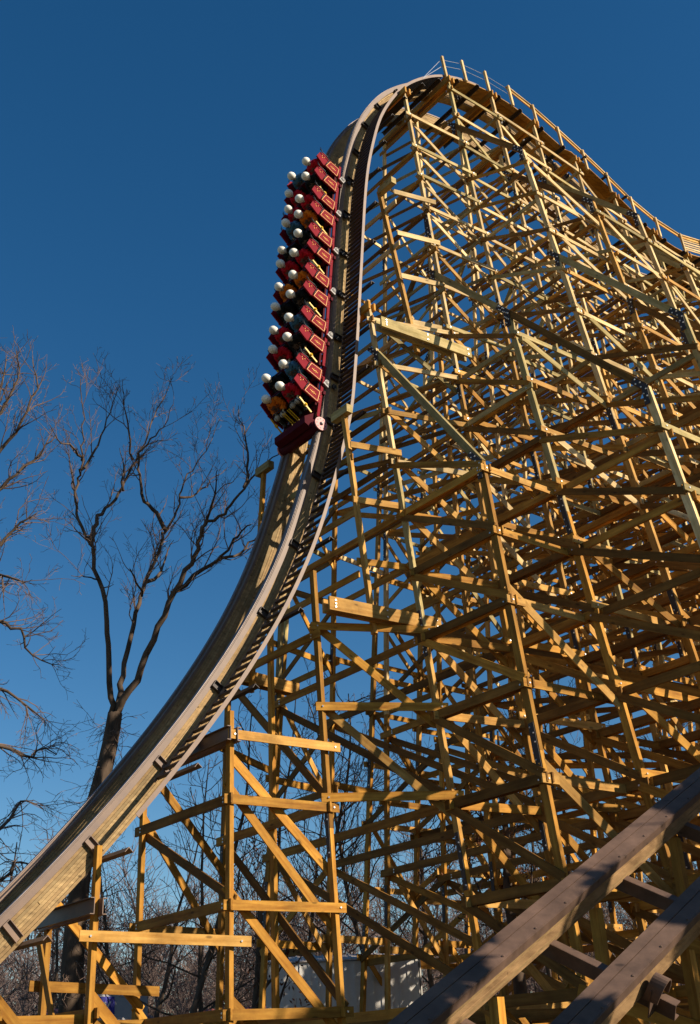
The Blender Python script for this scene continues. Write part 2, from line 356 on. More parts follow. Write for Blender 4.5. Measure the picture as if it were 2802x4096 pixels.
for i in range(3, len(RT) - 1):
    (a0, b0), (a1, b1) = rails_p[i], rails_p[i + 1]
    up = Vector((0, 0, 1))
    beam('handrail', a0 + up * 0.05, a1 + up * 0.05, 0.12, 0.045, up, M['pale'], walk, ext=0.04)
    beam('top_board', a0 - up * 0.06, a1 - up * 0.06, 0.04, 0.10, up, M['pine_b'], walk)
    if RT[i] > 36:
        for f in (0.25, 0.43, 0.61, 0.79, 0.95):
            beam('railing_slat', a0.lerp(b0, f), a1.lerp(b1, f), 0.03, 0.075, up, M['pale'], walk)
for i in range(3):
    (a0, b0), (a1, b1) = rails_p[i], rails_p[i + 1]
    for f in (0.05, 0.45):
        mb = MB(); mb.tube([a0.lerp(b0, f), a1.lerp(b1, f)], 0.007, 5); mb.build('guard_wire', M['wire'], walk, origin=a0)
for f in (0.05, 0.45):
    mb = MB(); mb.tube([rails_p[0][0].lerp(rails_p[0][1], f), T3(arc_at((20.9, 32.2)), -0.05, 0.87)], 0.012, 5); mb.build('guard_wire', M['bolt'], walk, origin=rails_p[0][0])

# ------------------------------------------------------------------ wooden trestle
trestle = tag(empty('wooden_trestle', P(22, -0.9, GZ)), 'tall golden timber trestle of bolted bents holding up the crest and the drop', 'trestle')
LV = [-0.6, 1.0, 3.0, 5.1, 7.2, 9.2, 11.0, 12.75, 14.4, 16.1, 17.8, 19.5, 21.2, 22.9, 24.6, 26.1, 27.5, 29.1, 30.7, 32.2]
NB = 14
tk = [12.6 + 2.4 * k for k in range(NB)]
def ztop(t):
    if t < 17.0: return {12.6: 7.0, 15.0: 10.9}.get(round(t, 1), 10)
    c = [p.y for p in CV if abs(p.x - t) < 0.12]
    return (sum(c) / len(c) if c else 30) - 0.42 if t > 19 else 20.3
ZT = [ztop(t) for t in tk]
BAT = [0.0, 0.045, 0.115, 0.085] + [0.09] * NB
LB = {2: 0.09, 3: 0.14, 4: 0.14}
# rakers: per bent list of (s0,z0,s1,z1) on the near side, each followed by a leg from (s1,z1) with batter .15
RK = {2: [(1.25, 18.2, 4.7, 13.0)], 3: [(1.5, 22.1, 4.2, 18.9), (4.25, 18.85, 8.1, 14.2)],
      4: [(1.0, 30.4, 3.8, 26.9), (4.5, 21.9, 8.1, 17.4)], 5: [(1.3, 29.2, 4.5, 25.4), (5.2, 20.8, 8.7, 16.3)],
      6: [(1.1, 30.4, 4.6, 26.0), (5.3, 21.2, 8.9, 16.6)]}
for k in range(7, NB): RK[k] = [(1.2, 29.6 - 0.25 * (k % 2), 4.6, 25.2), (5.3, 20.6, 8.9, 16.2)]
def col(k, fam, z):
    """lateral position of a column family at height z, or None above its top"""
    side = 1
    if fam[0] == 'F': side = -1; fam = fam[1:]
    if fam == '1':
        if z > ZT[k] + 0.01: return None
        s = 0.95 + BAT[k] * (ZT[k] - z)
    elif fam == 'M':
        return -0.9 if (k >= 1 and z <= ZT[k]) else None
    else:
        i = int(fam) - 2
        if k not in RK or i >= len(RK[k]): return None
        r = RK[k][i]
        if z > r[3] + 0.01: return None
        s = r[2] + LB.get(k, 0.14) * (r[3] - z)
    return s if side > 0 else -1.8 - s
rt = random.Random(11)
def TH(z): return 0.195 - 0.07 * min(max((z - 8) / 14, 0), 1)
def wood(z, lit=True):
    if not lit: return rt.choice((M['brown'], M['brown'], M['brown'], M['pine'], M['pale_g'] if z > 16 else M['pine']))  # crosspieces and diagonals: mostly the pine with shade in its colour
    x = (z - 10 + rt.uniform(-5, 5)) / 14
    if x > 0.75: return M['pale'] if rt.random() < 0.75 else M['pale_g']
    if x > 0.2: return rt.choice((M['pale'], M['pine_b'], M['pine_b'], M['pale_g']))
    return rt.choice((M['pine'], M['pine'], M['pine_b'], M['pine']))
def post(k, fam, parent, sz, wd=0.12):
    top = None
    zs = [GZ] + [z for z in [GZ + 0.5 * i for i in range(1, 80)] if col(k, fam, z) is not None]
    if len(zs) < 3: return
    if fam in ('1', 'F1', 'M'): zt = ZT[k]
    else: zt = RK[k][int(fam[-1]) - 2][3]
    p = P(tk[k], col(k, fam, GZ), GZ); q = P(tk[k], col(k, fam, zt), zt)
    L = (q - p).length; n = max(1, int(round(L / 6.0)))
    for i in range(n):                              # spliced lengths
        a0, a1 = p.lerp(q, i / n), p.lerp(q, (i + 1) / n); sl_f = 1.0 - 0.22 * min(max((a1.z - 14) / 10, 0), 1)
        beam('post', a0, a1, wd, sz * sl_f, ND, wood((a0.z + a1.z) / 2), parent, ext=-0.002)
        if i > 0 and rt.random() < 0.7:
            c = a0 if i > 0 else p.lerp(q, 0.5 / n)
            d = (q - p).normalized(); sx = d.cross(TD).normalized()
            mb = MB(); hl = 0.62
            c2 = c - TD * (wd / 2 + 0.010)
            mb.box(c2, d * hl, TD * 0.007, sx * (sz / 2 - 0.02))
            for b_ in (-0.85, -0.62, -0.3, 0.3, 0.62, 0.85):
                mb.ball(c2 - TD * 0.016 + d * (hl * b_) + sx * (0.035 * (1 if b_ * 7 % 2 > 1 else -1)), 0.022, 1, 6, 4)
            mb.build('splice_plate', [M['dark'], M['bolt']], parent, origin=c)
def gusset(k, s, z, s1, parent):
    mb = MB(); c = P(tk[k] - 0.085, s, z)
    d1 = (P(0, 1, -1.2) - P(0, 0, 0)).normalized() * (1 if s1 > 0 else 1)
    if s1 < 0: d1 = (P(0, -1, -1.2) - P(0, 0, 0)).normalized()
    up = Vector((0, 0, 1))
    mb.box(c - up * 0.22 , up * 0.27, TD * 0.006, ND * 0.075); mb.box(c + d1 * -0.18 - TD * 0.004, d1 * 0.27, TD * 0.006, d1.cross(TD) * 0.075)
    for j in range(4):
        mb.ball(c - TD * 0.018 - up * (0.08 + 0.10 * j) + ND * (0.04 if j % 2 else -0.04), 0.024, 1, 6, 4)
        mb.ball(c - TD * 0.018 - d1 * (0.08 + 0.10 * j) + d1.cross(TD) * (0.04 if j % 2 else -0.04), 0.024, 1, 6, 4)
    mb.build('gusset_plate', [M['dark'], M['bolt']], parent, origin=c)
UP = Vector((0, 0, 1))
for k in range(NB):
    t = tk[k]; bt = empty('bent', Vector(P(t, -0.9, GZ)) - trestle.location, trestle)
    fams = ['1', 'F1'] + (['2'] if k in RK else []) + (['F2'] if k in RK and (k % 2 or k > 4) else []) + (['M'] if k > 3 or k == 1 else []) + (['3'] if k in RK and len(RK[k]) > 1 else [])
    for f in fams: post(k, f, bt, 0.16 if f in ('1', 'F1', 'M') else 0.19, 0.10 if f in ('1', 'F1', 'M') else 0.115)
    for r in RK.get(k, []):
        for sg in ((1, -1) if (k % 2 or k > 4) else (1,)):
            f_ = (lambda s: s) if sg > 0 else (lambda s: -1.8 - s)
            if sg < 0 and r is not RK[k][0]: continue
            beam('raker', P(t, f_(r[0]), r[1]), P(t, f_(r[2]), r[3]), 0.12, 0.19, UP, M['brown'] if rt.random() < 0.5 else M['pale_g'], bt, ext=0.06)
            gusset(k, f_(r[0]), r[1], sg, bt); gusset(k, f_(r[2]), r[3], sg, bt)
    # caps under the track
    if k >= 2:
        z = ZT[k] - 0.05 if k != 2 else ZT[k] - 0.3
        for dt in (-0.10, 0.10): beam('cap_beam', P(t + dt, 1.15, z), P(t + dt, -2.95, z), 0.07, 0.26, UP, M['pine'], bt)
    # transverse horizontals and diagonals
    def hh(z): return TH(z) * 1.08
    def pair(fa, fb, zi, dz, diag, side, dbl=False):
        a_, b_ = col(k, fa, zi), col(k, fb, zi)
        if a_ is None or b_ is None: return False
        dt = -0.075 * side
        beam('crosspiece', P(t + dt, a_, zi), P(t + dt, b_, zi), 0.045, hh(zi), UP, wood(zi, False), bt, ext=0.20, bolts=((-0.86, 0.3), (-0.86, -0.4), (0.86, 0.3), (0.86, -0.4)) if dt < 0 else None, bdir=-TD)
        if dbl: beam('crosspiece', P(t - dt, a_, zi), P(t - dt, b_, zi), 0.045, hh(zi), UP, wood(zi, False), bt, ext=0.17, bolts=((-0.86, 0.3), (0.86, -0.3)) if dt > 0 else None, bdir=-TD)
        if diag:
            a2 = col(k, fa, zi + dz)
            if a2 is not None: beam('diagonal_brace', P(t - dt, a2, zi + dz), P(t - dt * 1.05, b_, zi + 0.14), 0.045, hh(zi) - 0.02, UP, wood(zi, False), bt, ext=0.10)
        return True
    for i, z in enumerate(LV):
        dz = (LV[i + 1] - z if i + 1 < len(LV) else 1.6) - 0.1
        if z > ZT[k] - 0.4: break
        if k >= 8 and z < 14: continue
        if k == 0: pair('F1', '1', z, dz, i % 2 == 0, 1)
        else:
            if z > 14 or k > 5 or i % 2: pair('F1', '1', z, (dz if z > 14 or k > 5 else LV[i + 2] - z - 0.1), True, 1)
        for s_ in (('', 'F') if (k % 2 or k > 4) else ('',)):
            if s_ and i % 2 and k < 6: continue
            pair(s_ + '1', s_ + '2', z + 0.02, dz, True, -1, not s_ and z < 17)
            if not s_: pair(s_ + '2', s_ + '3', z + 0.04, dz, True, -1)
# longitudinal ledgers and braces, one part per face of the trestle
faces = {'1': 1, 'F1': -1, '2': 1, '3': 1, 'F2': -1, 'M': 1}
for fam, side in faces.items():
    grp = empty('ledger_run', Vector((0, 0, 0)), trestle)
    for k in range(NB - 1):
        hw = 0.115 if fam[-1] in '23' else 0.09
        for i, z0 in enumerate(LV):
            if fam == 'F2' and k < 5: continue
            if fam == 'F1' and i % 2 and k < 5: continue
            if k >= 8 and z0 < 14: continue
            if fam == 'M' and (k < 4 or i % 2): continue
            z = z0 + 0.10 + (0.11 if k % 2 else -0.11)
            a_, b_ = col(k, fam, z), col(k + 1, fam, z)
            if b_ is None: continue
            if a_ is None:
                continue
            if fam in ('1', 'F1') and z > min(ZT[k], ZT[k + 1]) - 0.2: continue
            if abs(a_ - b_) > 1.6: continue
            n_ = -ND * side
            off = (hw + 0.022) * side
            p, q = P(tk[k], a_ + off, z), P(tk[k + 1], b_ + off, z)
            if fam[-1] in '23' and k < 7: q = P(tk[k + 1] + 0.7, a_ + off + 0.25 * (b_ - a_), z)
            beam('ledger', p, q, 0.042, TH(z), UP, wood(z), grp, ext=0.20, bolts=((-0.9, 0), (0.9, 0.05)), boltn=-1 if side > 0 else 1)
            # long sloping brace every other level
            if ((fam == '1' and k < 4) or (i + k) % 2 == (1 if fam == '1' else 0)) and i + 1 < len(LV):
                z2 = LV[i + 1] + 0.35; a2 = col(k, fam, z2)
                if a2 is not None and z2 < ZT[k] - 0.3:
                    o2 = -(hw + 0.03) * side if fam == '1' else (hw - 0.06) * side
                    beam('face_brace', P(tk[k], a2 + o2, z2), P(tk[k + 1], b_ + o2, z - 0.35), 0.045, TH(z) * 0.95, UP, wood(z), grp, ext=0.05)
beam('ledger', P(12.45, 1.12, 6.45), P(15.3, 1.34, 6.45), 0.042, 0.2, UP, M['pine_b'], grp, bolts=((-0.9, 0), (0.9, 0)), boltn=-1)
beam('face_brace', P(12.65, 0.93, 6.0), P(15.1, 1.14, 3.7), 0.05, 0.2, UP, M['pine'], grp)
beam('face_brace', P(12.6, -2.66, 6.6), P(15.0, -2.95, 4.3), 0.05, 0.2, UP, M['pine'], grp, ext=0.15)
beam('face_brace', P(10.2, -2.1, 3.4), P(12.6, -2.66, 1.4), 0.05, 0.2, UP, M['pine'], grp, ext=0.15)
# part-height posts standing on double girders (near and mirrored far side)
for (t0, t1, tm, zg, ztp, s_, sm) in ((14.75, 18.0, 16.2, 9.7, 16.0, 1.55, 1.5), (17.15, 20.4, 18.6, 18.95, 25.6, 1.45, 0.95)):
    for sg in (1, -1):
        f_ = (lambda s: s) if sg > 0 else (lambda s: -1.8 - s)
        e = empty('part_bent', Vector((0, 0, 0)), trestle)
        for d in (0.07, 0.30):
            beam('girder', P(t0, f_(s_ + d), zg), P(t1, f_(s_ + d + 0.35), zg), 0.07, 0.34, UP, M['pine_b'] if zg < 12 else M['pale_g'], e, bolts=((-0.9, 0.5), (-0.9, 0), (-0.9, -0.5), (0, 0.5), (0, -0.5), (0.92, 0.5), (0.92, -0.5)), boltn=-sg)
        beam('post', P(tm, f_(s_ + 0.19), zg - 0.45), P(tm, f_(sm - 0.4 if zg > 12 else 1.0), ztp), 0.11, 0.14, ND, wood(zg + 3), e)
        beam('block', P(tm - 0.02, f_(0.6), ztp - 0.1), P(tm - 0.02, f_(1.3), ztp - 0.1), 0.20, 0.24, UP, M['pale_g'], e)
        for z in LV:
            if zg + 0.5 < z < ztp - 0.5:
                beam('crosspiece', P(tm, -0.9, z), P(tm, f_(1.3), z), 0.045, 0.18, UP, wood(z), e)
                if sg > 0: beam('ledger', P(tm, 1.4, z + 0.3), P(tm + 1.2, 1.75, z + 0.3), 0.04, 0.18, UP, wood(z), e, ext=0.12)
# low bents at the foot of the drop
for (t, s_, zt) in ((10.05, 0.16, 4.1), (8.35, -0.2, 1.75), (6.4, -0.2, 0.2)):
    e = empty('low_bent', Vector((0, 0, 0)), trestle)
    beam('post', P(t, s_, GZ), P(t, s_, zt), 0.11, 0.15, ND, M['pine'], e)
    beam('post', P(t + 0.1, -2.1, GZ), P(t + 0.1, -2.1, zt - 0.4), 0.11, 0.15, ND, M['pine'], e)
    if zt > 1:
        beam('crosspiece', P(t + 0.09, -2.3, 1.1), P(t + 0.09, s_ + 0.2, 1.1), 0.045, 0.18, UP, M['pine'], e)
        beam('diagonal_brace', P(t - 0.09, -2.1, 2.6), P(t - 0.09, s_, GZ + 0.4), 0.045, 0.18, UP, M['pine'], e, ext=0.1)
    beam('longitudinal_brace', P(t, s_ + 0.02, 1.4 if zt > 1 else -0.4), P(t + 2.5, s_ + 0.6, GZ + 0.2), 0.05, 0.2, UP, M['pine'], e)
e = empty('ledger_run', Vector((0, 0, 0)), trestle)
beam('ledger', P(9.7, 0.30, 2.42), P(12.95, 1.20, 2.30), 0.045, 0.2, UP, M['pine_b'], e, bolts=((-0.88, 0), (0.88, 0)), boltn=-1)
beam('ledger', P(9.9, -2.25, 1.75), P(12.9, -2.3, 1.65), 0.045, 0.2, UP, M['pine'], e)
beam('ledger', P(9.9, -2.2, -0.2), P(12.9, -2.2, -0.2), 0.045, 0.2, UP, M['pine'], e)
beam('ledger', P(8.1, -0.35, 1.0), P(10.3, 0.0, 1.0), 0.045, 0.19, UP, M['pine'], e)
beam('ledger', P(10.0, -2.2, 1.0), P(15.1, -2.2, 1.0), 0.045, 0.19, UP, M['pine'], e)
beam('face_brace', P(10.1, 0.26, 0.9), P(12.7, 1.2, GZ + 0.3), 0.05, 0.2, UP, M['pine'], e)
# steel channels carrying the rails at the foot of the drop
for (t, z, s0, s1) in ((10.0, 2.95, -2.4, 0.42), (12.55, 6.45, -2.6, 1.2)):
    for dt in (-0.09, 0.09):
        mb = MB(); c = P(t + dt, (s0 + s1) / 2, z); h = (s1 - s0) / 2; sg = 1 if dt > 0 else -1
        mb.box(c, ND * h, TD * 0.008, UP * 0.15); mb.box(c + TD * 0.04 * sg + UP * 0.145, ND * h, TD * 0.045, UP * 0.008); mb.box(c + TD * 0.04 * sg - UP * 0.145, ND * h, TD * 0.045, UP * 0.008)
        mb.build('steel_channel', M['steel'], track, origin=c)

# ------------------------------------------------------------------ train
def panelmb():                              # prototype side panel in (x=forward/down-track, y=lateral out, z=up) space
    pts = [(0.0, 0.0), (-0.44, -0.05), (-0.58, 0.36), (-0.66, 0.66), (-0.60, 0.74), (-0.34, 0.70), (-0.13, 0.50)]
    return pts
def prism(mb, pts, y0, y1, mi=0, O=None):
    n = len(pts); b = len(mb.v)
    for y in (y0, y1):
        for (x, z) in pts: mb.v.append(O(x, y, z))
    fs = [tuple(b + i for i in range(n)), tuple(b + n + i for i in range(n))[::-1]] + [(b + i, b + n + i, b + n + (i + 1) % n, b + (i + 1) % n) for i in range(n)]
    mb.f += fs; mb.m += [mi] * len(fs)
ROWA = [1.50, 2.18, 3.05, 3.72, 4.68, 5.38, 6.36, 7.10, 8.10, 8.86, 9.92, 10.72]
AB17 = arc_at((18.15, 27.4))
ROWA = [AB17 + 0.20 + r for r in ROWA]
def idt(x, y, z): return (x, y, z)
I3 = (Vector((1, 0, 0)), Vector((0, 1, 0)), Vector((0, 0, 1)))
def lb(mb, c, hx, hy, hz, mi=0, rot=0.0):
    ca, sa = math.cos(rot), math.sin(rot)
    mb.box(c, Vector((ca, 0, sa)) * hx, Vector((0, hy, 0)), Vector((-sa, 0, ca)) * hz, mi)
# local z=0 is the panel's lower edge, y=0 the near panel's outer face (positive towards the camera), far panel at y=-1.78
WD = -1.70
def seat_row_meshes():
    out = []
    for (y0, y1, sg) in ((-0.05, 0.0, 1), (WD, WD - 0.05, -1)):
        mb = MB(); low = [(0.0, 0.0), (-0.46, -0.02), (-0.50, 0.42), (-0.06, 0.44)]
        prism(mb, [(0.02, 0.02), (-0.42, -0.02), (-0.50, 0.42), (-0.14, 0.60)], y0, y1, 0, idt)
        prism(mb, [(-0.14, 0.605), (-0.50, 0.425), (-0.66, 0.66), (-0.62, 0.82), (-0.36, 0.92)], y0 - 0.03 * sg, y1 - 0.03 * sg, 0, idt)
        yo = y1 + 0.006 * sg
        # gold frame round the lower field, in strips
        fr = [(-0.02, 0.07), (-0.38, 0.035), (-0.44, 0.40), (-0.15, 0.53)]
        for i in range(4):
            a_, b_ = Vector((fr[i][0], yo, fr[i][1])), Vector((fr[(i + 1) % 4][0], yo, fr[(i + 1) % 4][1])); d = b_ - a_; L = d.length; d.normalize()
            mb.box((a_ + b_) / 2, d * (L / 2), Vector((0, 0.004, 0)), d.cross(Vector((0, 1, 0))) * 0.007, 1)
        cx, cz = -0.24, 0.26                 # gold floral scroll made of small leaves
        ax = Vector((-0.30, 0, 1)).normalized(); ay = Vector((1, 0, 0.30)).normalized()
        for (u_, v_, l_, w_) in ((0, 0, 0.030, 0.022), (0.055, 0, 0.014, 0.032), (-0.055, 0, 0.014, 0.032), (0.10, 0, 0.02, 0.012), (-0.10, 0, 0.02, 0.012), (0.10, 0, 0.008, 0.03), (-0.10, 0, 0.008, 0.03), (0.03, 0.045, 0.01, 0.014), (-0.03, 0.045, 0.01, 0.014), (0.03, -0.045, 0.01, 0.014), (-0.03, -0.045, 0.01, 0.014)):
            mb.ball(Vector((cx, yo, cz)) + ax * u_ + ay * v_, (l_ * 1.0, 0.005, w_), 1, 8, 4, (ax, Vector((0, 1, 0)), ay))
        for (u_, v_) in ((-0.50, 0.62), (-0.44, 0.70), (-0.52, 0.72)): mb.ball((u_, yo - 0.03 * sg, v_), (0.028, 0.005, 0.012), 1, 8, 4)
        for i in range(5): mb.ball((0.0 - 0.10 * i, yo, 0.015 - 0.006 * i), 0.013, 2, 6, 4)
        for i in range(2): mb.ball((-0.47 - 0.05 * i, yo, 0.46 + i * 0.02), 0.013, 2, 6, 4)
        out.append(('side_panel', mb, [M['maroon'], M['gold'], M['chrome']]))
        mb = MB()
        mb.tube([(-0.49, yo, 0.47), (-0.56, yo + 0.02 * sg, 0.56), (-0.60, yo + 0.02 * sg, 0.76), (-0.70, yo, 0.86)], 0.014, 6, 0)
        mb.tube([(-0.62, yo, 0.74), (-0.78, yo, 0.86)], 0.010, 6, 0)
        mb.tube([(-0.16, yo, 0.56), (-0.48, yo, 0.44)], 0.020, 6, 0); 
        out.append(('door_handle', mb, [M['black']]))
    mb = MB()                               # seat shell and back (back is up-track: -x)
    lb(mb, (-0.26, WD / 2, 0.20), 0.24, -WD / 2 - 0.06, 0.05, 0, -0.1)
    lb(mb, (-0.53, WD / 2, 0.46), 0.045, -WD / 2 - 0.06, 0.30, 0, 0.22)
    for y in (-0.47, -1.26): lb(mb, (-0.26, y, 0.27), 0.20, 0.30, 0.05, 1, -0.1); lb(mb, (-0.46, y, 0.50), 0.04, 0.27, 0.26, 1, 0.22)
    out.append(('seat', mb, [M['maroon_d'], M['black']]))
    mb = MB()                               # dash in front with yellow carriage trim
    for y in (-0.17, WD + 0.12):
        lb(mb, (0.17, y, 0.34), 0.022, 0.015, 0.27, 0, 0.55); lb(mb, (0.17, y, 0.34), 0.045, 0.02, 0.05, 0, 0.55)
        mb.ball((0.17, y + 0.02, 0.34), 0.045, 0, 8, 6)
    for y in (-0.72, -0.80, -0.96, -1.04): lb(mb, (0.20, y, 0.30), 0.010, 0.012, 0.24, 0, 0.35)
    out.append(('trim', mb, [M['yellow']]))
    mb = MB(); 
    for y in (-0.47, -1.26):
        mb.tube([(0.12, y - 0.22, 0.10), (0.06, y - 0.22, 0.52), (0.0, y - 0.15, 0.60), (0.0, y + 0.15, 0.60), (0.06, y + 0.22, 0.52), (0.12, y + 0.22, 0.10)], 0.018, 6)
    out.append(('lap_bar', mb, [M['black']]))
    return out
ROWPROTO = [(n, mb.mesh(n, mats, n in ('door_handle', 'lap_bar')), mats) for n, mb, mats in seat_row_meshes()]
def place_mesh(name, me, Mx, parent):
    o = bpy.data.objects.new(name, me); C.objects.link(o); o.parent = parent
    o.matrix_world = Mx
    o.matrix_basis = parent_inv[parent.name] @ Mx
    return o
parent_inv = {}
def frame_matrix(a, n, s, tilt=0.0):
    T_, S_, N_ = frame(a); o = T3(a, n, s)
    if tilt: T_, N_ = T_ * math.cos(tilt) + N_ * math.sin(tilt), N_ * math.cos(tilt) - T_ * math.sin(tilt)
    return Matrix(((T_.x, S_.x, N_.x, o.x), (T_.y, S_.y, N_.y, o.y), (T_.z, S_.z, N_.z, o.z), (0, 0, 0, 1)))
PN = 0.50                                   # panel lower edge above the reference line
ordn = ['front', 'second', 'third', 'fourth', 'fifth', 'last']
carlab = ['{} car of the red train, {}'.format(o, w_) for o, w_ in zip(['foremost', 'second', 'third', 'fourth', 'fifth', 'rearmost'],
          ['lowest, with the drum-shaped nose', 'just above the foremost car', 'third from the bottom', 'third from the top', 'next to the topmost', 'topmost, nearest the crest'])]
for c in range(6):
    i0, i1 = 11 - 2 * c, 10 - 2 * c
    Mx = frame_matrix(ROWA[i0], PN, 0.03)
    root = empty('train_car'); root.matrix_world = Mx; root.matrix_basis = Mx
    tag(root, carlab[c], 'coaster car', 'red cars of the train'); parent_inv[root.name] = Mx.inverted()
    for i in (i1, i0):
        My = frame_matrix(ROWA[i], PN, 0.03)
        for (n, me, mats) in ROWPROTO: place_mesh(n, me, My, root)
    L = ROWA[i0] - ROWA[i1]
    mb = MB()                               # chassis: floor pan and side beams
    lb(mb, (-L / 2 - 0.12, WD / 2, -0.03), L / 2 + 0.42, -WD / 2 - 0.22, 0.035, 0)
    for y in (-0.02, WD + 0.02): lb(mb, (-L / 2 - 0.05, y, -0.03), L / 2 + 0.52, 0.018, 0.045, 1)
    lb(mb, (-L / 2, WD / 2, -0.10), 0.06, -WD / 2 + 0.05, 0.04, 0)
    lb(mb, (0.30, WD / 2, -0.02), 0.20, 0.05, 0.03, 0)
    place_mesh('chassis', mb.mesh('chassis', [M['maroon_d'], M['maroon']]), Mx, root)
    for y, sg in ((0.05, 1), (WD - 0.11, -1)):        # wheel carriers and wheels beside both rails
        for x in (-L - 0.02, ):
            mb = MB(); mb.tube([(x + 0.05, y - 0.03, -0.14), (x + 0.05, y + 0.03, -0.14)], 0.10, 18, 0); mb.tube([(x + 0.05, y - 0.04, -0.14), (x + 0.05, y + 0.045, -0.14)], 0.075, 14, 1); mb.tube([(x + 0.05, y - 0.05, -0.14), (x + 0.05, y + 0.055, -0.14)], 0.03, 10, 0)
            lb(mb, (x + 0.03, y, 0.0), 0.12, 0.02, 0.03, 2); lb(mb, (x + 0.14, y, -0.10), 0.03, 0.035, 0.10, 0, 0.4)
            place_mesh('wheel', mb.mesh('wheel', [M['chrome'], M['black'], M['maroon']]), Mx, root)
            mb = MB(); mb.tube([(x + 0.05, y, -0.38), (x + 0.05, y + 0.05 * sg, -0.38)], 0.08, 14, 0)
            place_mesh('under_wheel', mb.mesh('under_wheel', [M['black']]), Mx, root)
    if c == 0:                              # nose: footwell board, drum axle with end discs, lamp posts
        mb = MB()
        prism(mb, [(0.02, 0.0), (0.70, -0.05), (0.86, 0.10), (0.80, 0.30), (0.60, 0.34), (0.30, 0.02), (0.02, 0.05)], -0.12, WD + 0.12, 0, idt)
        for y in (-0.45, -0.60, -0.78, -1.1, -1.3): lb(mb, (0.45, y, 0.19), 0.16, 0.016, 0.012, 1, 0.82)
        place_mesh('nose_board', mb.mesh('nose_board', [M['maroon_d'], M['yellow']]), Mx, root)
        mb = MB(); mb.tube([(0.72, 0.02, -0.12), (0.72, WD - 0.02, -0.12)], 0.19, 20)
        place_mesh('axle_drum', mb.mesh('axle_drum', [M['maroon_d']], True), Mx, root)
        for y, sg in ((0.03, 1), (WD - 0.03, -1)):
            mb = MB(); mb.tube([(0.72, y, -0.12), (0.72, y + 0.04 * sg, -0.12)], 0.21, 24, 0); mb.tube([(0.72, y + 0.04 * sg, -0.12), (0.72, y + 0.10 * sg, -0.12)], [0.06, 0.03], 12, 1)
            for j in range(9):
                q = j * 2 * math.pi / 9; mb.tube([(0.72 + 0.15 * math.cos(q), y + 0.03 * sg, -0.12 + 0.15 * math.sin(q)), (0.72 + 0.15 * math.cos(q), y + 0.045 * sg, -0.12 + 0.15 * math.sin(q))], 0.018, 8, 2)
            place_mesh('hub_disc', mb.mesh('hub_disc', [M['pink'], M['chrome'], M['black']]), Mx, root)

